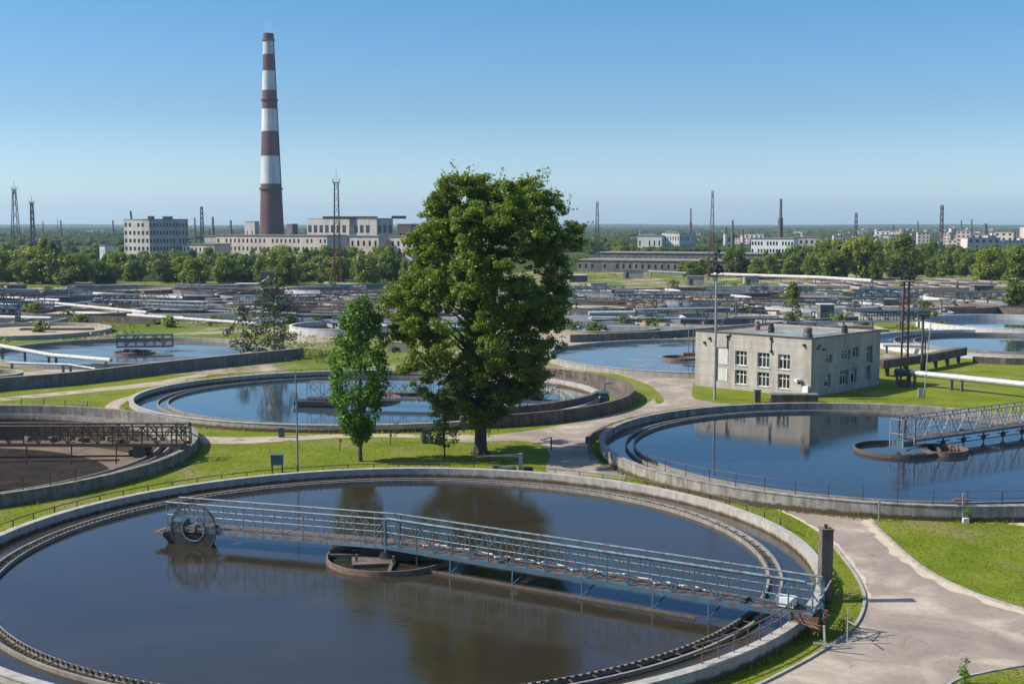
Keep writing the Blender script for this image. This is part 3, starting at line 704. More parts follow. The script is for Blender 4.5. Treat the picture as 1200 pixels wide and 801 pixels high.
def limb(b, pts, r0, r1, n=8):
    m = len(pts); b.tube(pts, [r0 + (r1 - r0) * i / (m - 1) for i in range(m)], n)
trnd = random.Random(11)
def big_tree():
    base = at(563, 531); s = 12.87       # pixels per metre there
    ys = [204, 209, 215, 225, 240, 262, 281, 300, 321, 345, 371, 390, 411, 430, 450, 470, 484, 496]
    Ls = [568, 545, 530, 513, 498, 489, 483, 473, 464, 458, 456, 460, 465, 474, 484, 505, 528, 545]
    Rs = [618, 630, 636, 642, 648, 668, 675, 678, 674, 670, 668, 666, 660, 642, 626, 606, 592, 578]
    H = [(531 - y) / s for y in ys]; Lx = [(x - 563) / s for x in Ls]; Rx = [(x - 563) / s for x in Rs]
    H, Lx, Rx = H[::-1], Lx[::-1], Rx[::-1]
    e = empty('deciduous_tree', base, 'tall broad leafy tree standing by the junction behind the nearest tank', 'tree')
    lobes = []; tries = 0
    while len(lobes) < 140 and tries < 60000:
        tries += 1; R = trnd.choice((trnd.uniform(.75, 1.3), trnd.uniform(1.2, 2.3))); z = trnd.uniform(H[0] + .2, H[-1] - R * .75)
        l = np.interp(z, H, Lx); r = np.interp(z, H, Rx); hw = (r - l) / 2; dep = hw * .95
        if hw < R * .7: continue
        a = trnd.uniform(PI * .95, 2.05 * PI) if trnd.random() < .62 else trnd.uniform(0, PI); f = trnd.uniform(.72, 1.02) if R > 1.3 else trnd.uniform(.9, 1.16)
        c = Vector(((l + r) / 2 + (hw - R * .8) * f * math.cos(a), (dep - R * .8) * f * math.sin(a), z))
        if any((c - q).length < .455 * (R + Q) for q, Q in lobes): continue
        lobes.append((c, R))
    for zz_, xx_, R_0 in ((17.2, -4.6, 1.9), (15.2, -5.4, 1.9), (19.3, -3.6, 1.7), (13.2, -5.9, 1.6)): lobes.append((Vector((xx_, -1.5, zz_)), R_0))
    for k in range(13): z = 5.5 + k * 1.5; lobes.append((Vector((np.interp(z, H, Lx) * .5 + np.interp(z, H, Rx) * .5, .6, z)), 1.9))
    puffs = []
    for c, R in lobes:
        for q in range(int(9 * R * R)):
            d = Vector((trnd.gauss(0, 1), trnd.gauss(0, 1), trnd.gauss(.25, 1))).normalized(); p = c + Vector((d.x * R, d.y * R, d.z * R * .8)) * trnd.uniform(.55, 1.0)
            if trnd.random() < .14: p += d * trnd.uniform(.1, .5) + Vector((.12, 0, .12))
            q_ = trnd.uniform(.28, .62); puffs.append((p[:], (q_ * 1.15, q_ * 1.15, q_ * .8)))
    P, N, S = puff_leaves(puffs, 360, .075, .165, .5, .35)
    # shoots that break the outline
    k = 420; sh = []
    for i in range(k):
        c, r = trnd.choice(puffs); d = Vector((c[0] - (1.2), c[1], (c[2] - 11) * .6 + 1)).normalized() + Vector((trnd.gauss(0, .3), trnd.gauss(0, .3), trnd.gauss(.25, .3)))
        p = Vector(c) + d * r[0] * .6
        for j in range(18):
            q = p + d * (.05 * j) + Vector((.02 * j, 0, 0)) + Vector((trnd.gauss(0, .13), trnd.gauss(0, .13), trnd.gauss(0, .13))); sh.append(q[:])
    sh = np.array(sh); P = np.concatenate([P, sh]); N = np.concatenate([N, rng.normal(size=sh.shape) + [0, 0, .5]]); S = np.concatenate([S, rng.uniform(.08, .16, len(sh))])
    link('crown', leaf_mesh('crown', P, N, S, M['leaf']), e)
    b = MB(); limb(b, [(0, 0, -.15), (0, 0, .35), (.02, 0, 1.2), (.06, .02, 3), (.15, .05, 6), (.25, 0, 9), (.6, 0, 14), (.9, 0, 20)], .72, .16, 16)
    for i in range(9):
        t = 2 * PI * i / 9 + .3; limb(b, [(.1 * math.cos(t), .1 * math.sin(t), .75), (.55 * math.cos(t), .55 * math.sin(t), .22), (1.05 * math.cos(t), 1.05 * math.sin(t), -.06)], .26, .07, 7)
    for i in range(26):
        t = trnd.uniform(0, 2 * PI); z0 = trnd.uniform(3.4, 15); Lr = trnd.uniform(3, 6.4) * (1 - (z0 - 3.4) / 26)
        p = Vector((.06 + z0 * .04, 0, z0)); pts = [p]
        for j in range(1, 5): pts.append(p + Vector((math.cos(t) * Lr * j / 4, math.sin(t) * Lr * j / 4, Lr * .75 * (j / 4) ** 1.2)) + Vector((trnd.gauss(0, .12), trnd.gauss(0, .12), 0)))
        limb(b, pts, .2, .04, 7)
    b.build('trunk', M['bark'], e, True)
big_tree()
def poplar():
    base = at(422, 540); s = 13.3
    e = empty('poplar_tree', base, 'slim bright green poplar tree left of the tall broad tree', 'tree')
    ys = [346, 352, 362, 380, 400, 430, 460, 485, 500, 514]; Ls = [424, 414, 404, 396, 390, 386, 388, 394, 402, 412]; Rs = [432, 440, 446, 451, 454, 456, 452, 446, 440, 430]
    H = [(540 - y) / s for y in ys][::-1]; Lx = [(x - 422) / s for x in Ls][::-1]; Rx = [(x - 422) / s for x in Rs][::-1]
    puffs = []
    for i in range(250):
        z = random.uniform(H[0], H[-1] - .1); l = np.interp(z, H, Lx); r = np.interp(z, H, Rx); hw = (r - l) / 2; a = random.uniform(0, 2 * PI); f = random.uniform(.25, 1) ** .5
        q = random.uniform(.32, .75); hw *= 1.12; rr = max(.05, hw - q * .6) * f; puffs.append((((l + r) / 2 + rr * math.cos(a), rr * math.sin(a), z - .15), (q * .9, q * .9, q * 1.25)))
    P, N, S = puff_leaves(puffs, 150, .10, .20, .45, .3)
    link('crown', leaf_mesh('crown', P, N, S, M['leaf_b']), e)
    b = MB(); limb(b, [(0, 0, -.1), (0, 0, 1), (.05, 0, 4), (.1, 0, 9), (.2, 0, 13.5)], .24, .04, 12)
    for i in range(26):
        t = random.uniform(0, 2 * PI); z0 = random.uniform(2, 11); L_ = random.uniform(1.2, 2.4); limb(b, [(.05, 0, z0), (math.cos(t) * L_ * .5, math.sin(t) * L_ * .5, z0 + L_ * .8), (math.cos(t) * L_ * .8, math.sin(t) * L_ * .8, z0 + L_ * 1.8)], .06, .015, 5)
    b.build('trunk', M['bark'], e, True)
poplar()
def small_tree(name, label, base, h, w, z0, mat, per=150, s=(.08, .16), n=30, r=(.25, .6), tr=.1, cat='tree', group=None, lean=0.0, shell=.4):
    e = empty(name, base, label, cat, group); puffs = []
    for i in range(n):
        z = random.uniform(z0, h); t = (z - z0) / max(.01, h - z0); hw = w / 2 * math.sin(PI * min(1, .18 + t * .8)) ** .7
        a = random.uniform(0, 2 * PI); q = random.uniform(*r); rr = max(0, hw - q * .5) * random.random() ** .5
        puffs.append(((rr * math.cos(a) + lean * t, rr * math.sin(a), z), q))
    P, N, S = puff_leaves(puffs, per, *s, .4, shell)
    link('crown', leaf_mesh('crown', P, N, S, mat), e)
    b = MB(); limb(b, [(0, 0, -.05), (lean * .1, 0, z0 * .6), (lean * .6, 0, h * .85)], tr, tr * .2, 8)
    for p, q in puffs[::3]: limb(b, [(lean * .2, 0, max(z0 * .7, p[2] - 1.2 * q - .6)), (p[0] * .6, p[1] * .6, p[2] - q * .4), p], tr * .3, tr * .08, 5)
    b.build('trunk', M['bark'], e, True); return e
small_tree('young_tree', 'small young tree standing in front of the tall broad tree', at(521, 537), 5.6, 3.3, 1.4, M['leaf_y'], 230, n=46, tr=.11)
small_tree('sapling', 'thin leafy sapling on the lawn behind the slim poplar', at(464, 518), 2.0, .9, .6, M['leaf_y'], 200, (.05, .10), 9, (.15, .3), .03)
small_tree('sapling', 'tiny staked sapling at the upper edge of the right lawn', at(1134, 613), 1.2, .8, .35, M['leaf_b'], 260, (.05, .09), 8, (.12, .25), .05)
small_tree('conifer_sapling', 'small pointed green conifer at the bottom right corner', at(1131, 803), 1.2, .55, .1, M['leaf_b'], 420, (.04, .09), 16, (.10, .22), .03)
small_tree('wild_shrub', 'leafy weed bush growing at the bridge end beside the pier', at(973, 700), 1.7, 2.2, .3, M['leaf_b'], 130, (.07, .15), 16, (.2, .42), .03, 'shrub')
small_tree('wild_shrub', 'low grassy bush on the verge below the bridge end', at(988, 742), .7, 1.8, .1, M['leaf_y'], 200, (.05, .12), 12, (.15, .35), .02, 'shrub')
small_tree('young_tree', 'light green slender tree behind the grey brick building roof', at(928, 384), 8.8, 4.6, 1.2, M['leaf_y'], 60, (.16, .32), 40, (.45, 1.0), .14)
small_tree('sparse_tree', 'sparse olive tree with thin branches behind the pale blue tank', at(322, 418), 12.5, 9, 1.0, M['leaf_olive'], 34, (.12, .28), 70, (.6, 1.5), .16, shell=.15)
small_tree('sparse_tree', 'sparse low olive tree beside the wall behind the pale blue tank', at(285, 416), 7.5, 7, .5, M['leaf_olive'], 34, (.12, .28), 48, (.5, 1.2), .12, shell=.15)
small_tree('thin_tree', 'slender pale tree at the right picture edge behind the tanks', at(1190, 362), 14, 7.5, 1.5, M['leaf_y'], 34, (.3, .6), 44, (.8, 1.6), .2)

# ------------------------------------------------------------------ far trees in belts
def far_proto(h, w, n, per, mat, sz, kind):
    e = bpy.data.objects.new('leafy_tree', None); col.objects.link(e); puffs = []
    for i in range(n):
        if kind == 'col':
            z = random.uniform(.12, .96) * h; hw = w / 2 * min(1, (1 - z / h) * 2.6 + .15)
        else:
            z = random.uniform(.05, .93) * h; t = z / h; hw = w / 2 * math.sqrt(max(.05, 1 - ((t - .42) / .60) ** 2))
        a = random.uniform(0, 2 * PI); q = random.uniform(.10, .20) * w; rr = max(0, hw - q * .6) * random.random() ** .4
        puffs.append(((rr * math.cos(a), rr * math.sin(a), z), q))
    P, N, S = puff_leaves(puffs, per, sz * .7, sz * 1.3, .5, .5)
    link('crown', leaf_mesh('crown', P, N, S, mat), e)
    b = MB(); limb(b, [(0, 0, -.2), (0, 0, h * .3), (.1, 0, h * .75)], .28, .08, 6); b.build('trunk', M['bark'], e)
    return e
protos = [far_proto(11, 10, 44, 30, M['leaf_far'], .42, 'r'), far_proto(12, 8.5, 44, 30, M['leaf_far'], .42, 'r'), far_proto(9, 10.5, 44, 30, M['leaf_far'], .42, 'r'), far_proto(13, 11, 52, 28, M['leaf_far'], .45, 'r'), far_proto(16, 6.5, 38, 34, M['leaf_far'], .42, 'col')]
pk = [True] * 5
def far_tree(i, x, y, s, label, group, sz=1.0):
    p = protos[i]
    o = p if pk[i] else copy_tree(p); pk[i] = False
    o.location = (x, y, 0); o.rotation_euler = (0, 0, random.uniform(0, 6.28)); o.scale = (s * random.uniform(.9, 1.15), s * random.uniform(.9, 1.15), s * sz)
    tag(o, label, 'tree', group); return o
PH = (11, 12, 9, 13, 16)
def belt(px0, px1, y0, y1, n, top, label, group, gapf=None):
    """top: photo row the tree tops reach"""
    for i in range(n):
        px = px0 + (px1 - px0) * (i + random.random()) / n; d = dat(y0 + (y1 - y0) * random.random())
        if gapf and gapf(px, d): continue
        t = np.interp(px, [q[0] for q in top], [q[1] for q in top]) + abs(random.gauss(0, 6.0))
        h = max(4.0, zat(t, d)); k = random.choice((0, 1, 2, 3, 0, 2, 4)); w_ = min(1.5, max(.55, h / PH[k])) * random.uniform(.8, 1.25); far_tree(k, xat(px, d), d, w_, label, group, h / PH[k] / w_)
BELTL = 'round green tree in the dense belt below the tall striped chimney'; GL = 'trees in the belt below the chimney'
TL = [(-20, 281), (50, 283), (90, 289), (130, 293), (200, 291), (300, 289), (340, 287), (480, 286)]
belt(-25, 480, 327, 334, 42, [(q[0], q[1] + 9) for q in TL], BELTL, GL); belt(-25, 470, 318, 327, 36, [(q[0], q[1] + 2) for q in TL], BELTL, GL); belt(-25, 460, 310, 318, 32, TL, BELTL, GL)
BELTR = 'round green tree in the dense belt behind the brick building and lamp masts'; GR = 'trees in the belt behind the brick building'
TR = [(880, 292), (930, 287), (985, 281), (1050, 283), (1100, 285), (1150, 286), (1230, 284)]
belt(885, 1225, 319, 329, 31, [(q[0], q[1] + 8) for q in TR], BELTR, GR, lambda p, d: p > 1140 and d < 470); belt(895, 1230, 309, 318, 28, TR, BELTR, GR); belt(930, 1240, 301, 308, 28, [(q[0], q[1] - 1) for q in TR], BELTR, GR)
belt(795, 838, 319, 325, 8, [(790, 303), (840, 301)], 'bushy green tree in the clump before the long dark shed', 'trees before the long shed')
far_tree(3, xat(863, 500), 500, .98, 'single round dark tree left of the white elevated pipe', None)
far_tree(4, xat(52, 440), 440, 1.05, 'left one of two tall dark trees rising above the left belt', None)
far_tree(4, xat(63, 436), 436, .98, 'right one of two tall dark trees rising above the left belt', None)
far_tree(4, xat(1057, 470), 470, 1.15, 'tall dark columnar tree rising above the right belt', None).scale = (1.9, 1.9, 1.12)
far_tree(3, xat(1010, 480), 480, 1.35, 'broad tall tree rising left of the dark columnar tree', None)
LS, GS = 'hazy round tree beyond the long dark shed', 'trees beyond the long shed'
belt(660, 745, 291, 299, 15, [(660, 274), (700, 277), (745, 283)], LS, GS); belt(745, 960, 286, 294, 30, [(745, 282), (800, 284), (960, 284)], LS, GS)
belt(60, 245, 296, 305, 15, [(60, 284), (245, 288)], 'hazy tree standing near the far grey block', 'trees near the far grey block')
# bushes in the plant
bu = far_proto(3.2, 4.0, 16, 60, M['leaf_far'], .3, 'r'); KIDS['bush'] = KIDS.pop(bu.name); bu.name = 'bush'; first = True
for i in range(120):
    px = random.uniform(0, 1200); py = random.uniform(335, 390)
    if 420 < px < 650 and py > 345 : continue
    p = at(px, py); o = bu if first else copy_tree(bu); first = False
    o.location = p; o.rotation_euler = (0, 0, random.uniform(0, 6)); s = random.uniform(.3, .95); o.scale = (s * random.uniform(1, 2.2), s * 1.2, s * random.uniform(.7, 1.2))
    tag(o, 'low green bush growing among the far tanks and pipes', 'bush', 'bushes among the far tanks')

# far woods and hills
def woods():
    b_v, b_f = [], []
    ico = [(0, 0, 1), (.89, 0, .45), (.28, .85, .45), (-.72, .53, .45), (-.72, -.53, .45), (.28, -.85, .45), (.72, .53, -.3), (-.28, .85, -.3), (-.89, 0, -.3), (-.28, -.85, -.3), (.72, -.53, -.3)]
    fc = [(0, 1, 2), (0, 2, 3), (0, 3, 4), (0, 4, 5), (0, 5, 1), (1, 6, 2), (2, 7, 3), (3, 8, 4), (4, 9, 5), (5, 10, 1), (6, 7, 2), (7, 8, 3), (8, 9, 4), (9, 10, 5), (10, 6, 1)]
    for i in range(12000):
        d = 1250 * (6300 / 1250) ** random.random(); px = random.uniform(-60, 1260)
        if i < 1500: d = random.uniform(930, 1300); px = random.uniform(655, 1260)
        n_ = math.sin(px * .021 + d * .004) + math.sin(px * .05 - d * .0023 + 2)
        if n_ < -.75 and d < 3500: continue
        s = random.uniform(3.5, 6.5) * (1 + d / 6000) * (.55 if i < 1500 else 1); x = xat(px, d); k = len(b_v)
        for v in ico: j = random.uniform(.75, 1.2); b_v.append((x + v[0] * s * j * 1.25, d + v[1] * s * j * 1.25, s * .35 + v[2] * s * j * .85))
        b_f.extend([tuple(q + k for q in f) for f in fc])
    b = MB(); b.v = b_v; b.f = b_f
    tag(b.build('far_woods', M['far']), kind='stuff')
woods()
hb = MB()
nx = 160; rows = [(6400, 0), (7200, 13), (8600, 26), (10500, 31), (12300, 20)]
for (y, h) in rows:
    for i in range(nx + 1):
        x = -7300 + 14600 * i / nx; hb.v.append((x, y, -.5 + h * (.78 + .16 * math.sin(x * .0011 + y) + .1 * math.sin(x * .0031 + 1.7 * y)) + random.uniform(0, 3.0) * (h > 0)))
for r in range(len(rows) - 1):
    for i in range(nx): a = r * (nx + 1) + i; hb.f.append((a, a + 1, a + nx + 2, a + nx + 1))
tag(hb.build('hills', M['far'], None, True), kind='structure')

# ------------------------------------------------------------------ buildings
def facade(b, o, d, L, z0, z1, th, ops, n):
    """wall panel of thickness th (inwards = -n) with rectangular openings (s0,s1,za,zb)"""
    o = Vector(o); xs = sorted({0, L, *[v for q in ops for v in q[:2]]}); zs = sorted({z0, z1, *[v for q in ops for v in q[2:4]]})
    ang = math.atan2(d.y, d.x)
    for i in range(len(xs) - 1):
        run = None
        for j in range(len(zs) - 1):
            xm, zm = (xs[i] + xs[i + 1]) / 2, (zs[j] + zs[j + 1]) / 2
            hole = any(q[0] < xm < q[1] and q[2] < zm < q[3] for q in ops)
            if not hole: run = [zs[j], zs[j + 1]] if run is None else [run[0], zs[j + 1]]
            if run and (hole or j == len(zs) - 2):
                c = o + d * xm - n * th / 2; b.box((c.x, c.y, (run[0] + run[1]) / 2), (xs[i + 1] - xs[i], th, run[1] - run[0]), ang); run = None
def brick_building():
    P0 = Vector((36.3, 149.2, 0)); dl = Vector((-.719, .695, 0)); dr = Vector((.695, .719, 0)); LL_, LR_ = 17.1, 17.3; H = 7.15
    nl = Vector((-.695, -.719, 0)); nr = Vector((.719, -.695, 0))
    e = empty('brick_building', P0, 'two storey grey brick building beside the dark blue tank', 'building'); Z = Vector((0, 0, 0))
    def s_l(px):   # photo column -> distance along the left facade
        a = (px - 600) / F; return (a * (P0.y + .1) - P0.x + a * 1.4) / (dl.x - a * dl.y)
    def s_r(px):
        a = (px - 600) / F; return (a * (P0.y + .1) - P0.x + a * 1.4) / (dr.x - a * dr.y)
    def zz(py, s, d): return zat(py, P0.y + d.y * s)
    opsL, opsR = [], []
    for x0, x1 in ((860.5, 874), (886.5, 900.5), (910.5, 924.5)):
        s1, s0 = s_l(x0), s_l(x1); sm = (s0 + s1) / 2
        opsL.append((s0, s1, 3.15, 5.0)); opsL.append((s0, s1, .75, 2.55))
    for x0, x1, za, zb in ((963, 972, 3.9, 4.95), (962.5, 971, .95, 2.55), (982, 993.5, 4.0, 5.2), (995.5, 1002.5, 4.1, 5.4), (981.5, 991.5, .8, 2.7), (994.5, 1001.5, .85, 2.75), (1012, 1019, 3.1, 5.3), (1011.5, 1017, .9, 2.75)):
        opsR.append((s_r(x0), s_r(x1), za, zb))
    b = MB(); th = .4
    facade(b, Z, dl, LL_, -.3, H, th, opsL, nl)
    facade(b, dr * th, dr, LR_ - th, -.3, H, th, opsR, nr)
    c = dl * LL_; facade(b, c + dr * (th), dr, LR_ - th, -.3, H, -th, [], nr)
    c = dr * LR_; facade(b, c - dr * th + dl * th , dl, LL_ - 2 * th, -.3, H, th, [], nl)
    b.build('wall', M['brick'], e)
    ctr = dl * LL_ / 2 + dr * LR_ / 2; ang = math.atan2(dr.y, dr.x)
    MB().box((ctr.x, ctr.y, H - .30), (LR_ - .8, LL_ - .8, .16), ang).build('roof', M['tar'], e)
    q = ctr - dl * 1.5 + dr * .5; MB().box((q.x, q.y, H - .19), (LR_ * .62, LL_ * .45, .05), ang).build('roof_patch', M['roof_sheet'], e)
    MB().box((ctr.x, ctr.y, 3.0), (LR_ - 1.2, LL_ - 1.2, .2), ang).build('inner_floor', M['dark'], e)
    b = MB()
    for o_, d_, L_, n_ in ((Z, dl, LL_, nl), (dr * 0, dr, LR_, nr)):
        m_ = o_ + d_ * L_ / 2 + n_ * .02 - n_ * .12; b.box((m_.x, m_.y, H + .05), (L_ + .1, .42, .1), math.atan2(d_.y, d_.x))
    for o_, d_, L_ in ((dl * (LL_ - .1), dr, LR_), (dr * (LR_ - .1), dl, LL_)):
        m_ = o_ + d_ * L_ / 2; b.box((m_.x, m_.y, H + .048), (L_ - .5, .38, .096), math.atan2(d_.y, d_.x))
    b.build('coping', M['frame_dark'], e)
    def window(s0, s1, za, zb, d, n, mull, sill=True):
        a = math.atan2(d.y, d.x); W = s1 - s0; Hh = zb - za; c = d * (s0 + s1) / 2 - n * .26; 
        f = MB(); t = .085
        f.box((c.x, c.y, za + t / 2), (W, .08, t), a); f.box((c.x, c.y, zb - t / 2), (W, .08, t), a)
        for k in range(mull + 1):
            p = c + d * (-W / 2 + t / 2 + (W - t) * k / mull); f.box((p.x, p.y, (za + zb) / 2), (t, .076, Hh - 2 * t), a)
        f.box((c.x, c.y, za + Hh * .68), (W - 2 * t, .07, t * .8), a)
        fo = f.build('window', M['frame_white'], e)
        g = c - n * .03; MB().box((g.x, g.y, (za + zb) / 2), (W - .02, .03, Hh - .02), a).build('pane', M['glass'], fo)
        if random.random() < .6: h_ = Hh * random.choice((.35, .6, .9)); w2 = W * random.choice((.3, .45)); g2 = c - n * .006 - d * (W / 2 - w2 / 2 - .09) * random.choice((-1, 1)); MB().box((g2.x, g2.y, zb - .06 - h_ / 2), (w2, .012, h_), a).build('curtain', M['curtain'], fo)
        if sill: p = c + n * .20; MB().box((p.x, p.y, za - .045), (W + .16, .3, .07), a).build('sill', M['conc_white'], fo)
    for q in opsL: window(*q, dl, nl, 3)
    for q in opsR: window(*q, dr, nr, 3 if q[1] - q[0] > 1.9 else 2, False)
    # boarded panels, downpipes, cabinet, lamp
    for za, zb in ((3.1, 5.15), (.95, 2.6)):
        s1, s0 = s_l(841.5), s_l(852); c = dl * (s0 + s1) / 2 + nl * .03
        MB().box((c.x, c.y, (za + zb) / 2), (s1 - s0, .06, zb - za), math.atan2(dl.y, dl.x)).build('boarded_window', M['conc_white'], e)
    b = MB(); 
    c = dl * s_l(851.5) + nl * .09; b.tube([(c.x, c.y, 5.2), (c.x, c.y, 6.7)], .07, 8); b.tube([(c.x, c.y, 6.7), (c.x + dl.x * -.5, c.y + dl.y * -.5, 7.0)], .09, 8)
    c = dl * s_l(839.5) + nl * .08; b.tube([(c.x, c.y, .9), (c.x, c.y, 5.2), (c.x - dl.x * 1.7, c.y - dl.y * 1.7, 5.25)], .05, 8)
    c = dl * s_l(902.5) + nl * .08; b.tube([(c.x, c.y, 5.2), (c.x, c.y, 6.9)], .05, 8)
    b.build('downpipe', M['frame_dark'], e, True)
    b = MB()
    for px, z in ((941, 6.35), (852, 6.7), (831, 6.3), (825, 5.7), (902.5, 6.85), (903, 5.25)):
        c = dl * s_l(px) + nl * .12; MB().box((c.x, c.y, z), (.35, .22, .3), .4).build('wall_bracket', M['frame_dark'], e)
    for px, z in ((958, 6.2), (956, 5.9), (963, 5.7)):
        c = dr * s_r(px) + nr * .1; MB().box((c.x, c.y, z), (.28, .18, .25), .4).build('wall_bracket', M['frame_dark'], e)
    c = dl * s_l(937.5) + nl * .4; f = MB(); f.bar((c.x - nl.x * .4, c.y - nl.y * .4, 2.0), (c.x, c.y, 1.95), .06); f.box((c.x, c.y, 1.75), (.3, .3, .35)); f.build('lamp_arm', M['dark'], e)
    f = MB(); f.box((c.x - .15, c.y, 2.05), (.75, .45, .28), .5); f.build('flood_lamp', M['white'], e)
    c = dl * s_l(944.5) + nl * .2; MB().box((c.x, c.y, .75), (.75, .38, 1.3), math.atan2(dl.y, dl.x)).build('meter_cabinet', M['white'], e)
    # roof vents
    def vent(s, t, r, h, m, name='roof_vent'):
        c = dl * s + dr * t; f = MB(); f.tube([(c.x, c.y, H - .2), (c.x, c.y, H + h * .55), (c.x, c.y, H + h * .6), (c.x, c.y, H + h)], [r, r, r * .7, r * .8], 14); f.build(name, m, e, True)
    vent(9.6, 6.2, .42, 1.0, M['dark']); vent(13.5, 9, .36, .9, M['rustrail']); vent(2.6, 12.6, .4, .8, M['dark'])
    c = dl * 1.1 + dr * .9; f = MB(); f.lathe([(.02, H - .22), (.62, H - .22), (.62, H + .45), (.52, H + .62), (.02, H + .62)], 20, c=(c.x, c.y)); f.build('roof_tank', M['blue'], e, True)
    f = MB(); f.lathe([(.02, H + .62), (.46, H + .62), (.56, H + 1.0), (.5, H + 1.25), (.2, H + 1.4), (.02, H + 1.4)], 20, c=(c.x, c.y)); f.build('tank_cap', M['rustrail'], e, True)
brick_building()
# dark low bunker in front of the building
def box_thing(name, label, cat, c, size, m, rz=0.0, lid=None, legs=None):
    e = empty(name, (c[0], c[1], 0), label, cat, None, rz)
    MB().box((0, 0, c[2]), size).build('body', m, e)
    if lid: MB().box((0, 0, c[2] + size[2] / 2 + lid[1] / 2), (size[0] + .12, size[1] + .12, lid[1])).build('lid', lid[0], e)
    if legs:
        for sx in (-1, 1):
            for sy in (-1, 1): MB().box((sx * (size[0] / 2 - .08), sy * (size[1] / 2 - .08), (c[2] - size[2] / 2) / 2), (.07, .07, c[2] - size[2] / 2)).build('leg', legs, e)
    return e
p = at(930, 471); box_thing('low_bunker', 'low dark concrete bunker at the foot of the brick building', 'bunker', (p.x, p.y, .45), (5.5, 1.4, .9), M['conc_brown'], -.05, (M['conc_dark'], .12))
p = at(887, 471); box_thing('brick_pier', 'short dark brick pier left of the low bunker', 'pier', (p.x, p.y, .7), (.7, .7, 1.4), M['conc_brown'], .1, (M['conc_dark'], .1))
p = at(325, 553.5); box_thing('control_cabinet', 'teal blue control cabinet on legs at the railing', 'cabinet', (p.x, p.y, 1.12), (1.0, .75, .82), M['blue'], .1, (M['blue'], .05), M['rail'])
p = at(330, 512); box_thing('control_cabinet', 'tiny teal box on the grass before the pale blue tank wall', 'cabinet', (p.x, p.y, .5), (.55, .4, .9), M['blue'], .1, (M['bluegrey'], .05), M['rail'])

# ------------------------------------------------------------------ poles, piers, small gear
def pier():
    p = at(966, 704); e = empty('brick_pier', (p.x, p.y, 0), 'tall square brown pier standing by the bridge end on the nearest tank', 'pier')
    MB().box((0, 0, 2.0), (.62, .62, 4.1), .08).build('shaft', M['conc_brown'], e)
    MB().box((0, 0, 4.1), (.70, .70, .10), .08).build('cap', M['conc_brown'], e)
    MB().box((-.02, .0, 4.26), (.16, .16, .22)).build('lifting_eye', M['rust'], e)
    MB().bar((.34, -.2, 0), (.34, -.2, 4.0), .05).build('conduit', M['rail'], e)
pier()
def flood_mast(label, base, h, r, two=False, wide=1.6):
    e = empty('floodlight_mast', base, label, 'floodlight mast')
    b = MB()
    if two:
        for x in (-.45, .45): b.bar((x, 0, 0), (x * .7, 0, h), .22)
        n = int(h / 1.1)
        for i in range(n):
            s = -1 if i % 2 else 1; b.bar((s * .42, 0, i * 1.1), (-s * .42, 0, i * 1.1 + 1.1), .07)
    else: b.tube([(0, 0, -.1), (0, 0, h * .5), (0, 0, h)], [r, r * .85, r * .7], 12)
    b.build('shaft', M['rust'] if two else M['galv'], e, not two)
    b = MB(); b.box((0, 0, h), (wide, .9, .1))
    for sx in (-1, 1): b.bar((sx * wide / 2, -.45, h), (sx * wide / 2, -.45, h + .9), .05); b.bar((sx * wide / 2, .45, h), (sx * wide / 2, .45, h + .9), .05)
    b.bar((-wide / 2, -.45, h + .9), (wide / 2, -.45, h + .9), .05); b.build('platform', M['rail'], e)
    for i in range(4):
        x = -wide / 2 + wide * (i + .5) / 4; f = MB(); f.box((x, -.3, h + .45 + .12 * (i % 2)), (.34, .3, .4), .2 * (i - 1.5)); f.build('lamp', M['dark'], e)
    return e
pm = at(837.5, 468); e = flood_mast('tall slim floodlight mast in front of the brick building', pm, 14.9, .17)
b = MB()
for i in range(10):
    z = 15.2 + i * .28; b.box((random.uniform(-.5, .5), random.uniform(-.4, .4), z), (random.uniform(.2, .45), .3, random.uniform(.2, .4)), random.random() * 3)
b.bar((0, 0, 14.8), (0, 0, 18.2), .1); b.build('lamp_cluster', M['dark'], e)
p = at(1059, 453); flood_mast('twin post lattice floodlight mast right of the brick building', p, 13.6, .2, True, 1.9)
b = MB(); b.box((-.1, 0, .45), (1.0, .9, .95)); b.build('footing', M['rust'], bpy.data.objects['floodlight_mast.001'])
e = empty('utility_pole', at(1080, 436), 'shorter dark post right of the twin post floodlight mast', 'pole')
MB().tube([(0, 0, -.1), (0, 0, 8.2)], [.2, .15], 10).build('shaft', M['rail'], e, True); MB().tube([(.45, 0, -.1), (.4, 0, 4.6)], [.12, .1], 8).build('brace', M['rail'], e, True); MB().box((0, 0, 8.1), (1.6, .5, .4)).build('crossarm', M['rail'], e)
e = empty('lamp_post', at(349, 553), 'thin pale blue steel post beside the teal cabinet', 'pole')
MB().tube([(0, 0, -.1), (0, 0, 4), (-.05, 0, 8.75)], [.085, .07, .05], 10).build('shaft', M['bluegrey'], e, True)
b = MB(); b.tube([(-.04, 0, 6.4), (-.28, 0, 6.45)], .03, 6); b.box((-.3, 0, 6.42), (.22, .12, .1)); b.build('lamp_arm', M['galv'], e)
e = empty('weir_actuator', at(608, 558), 'green motor with square post on the far wall of the nearest tank', 'actuator')
MB().box((.15, -.5, .95), (.32, .32, 2.2)).build('post', M['galv'], e)
b = MB(); b.tube([(-1.6, -.6, .8), (-.2, -.6, .85)], .26, 12); b.box((-1.9, -.6, .8), (.5, .5, .6)); b.build('motor', M['green'], e, True)
MB().box((.75, -.75, .45), (.8, .5, 1.0), .1).build('gate', M['dark'], e); MB().bar((.15, -.5, 2.0), (-3.6, .8, 1.5), .06).build('arm', M['rustrail'], e)
e = empty('bench', at(590, 540), 'low grey plank bench under the tall broad tree', 'bench'); 
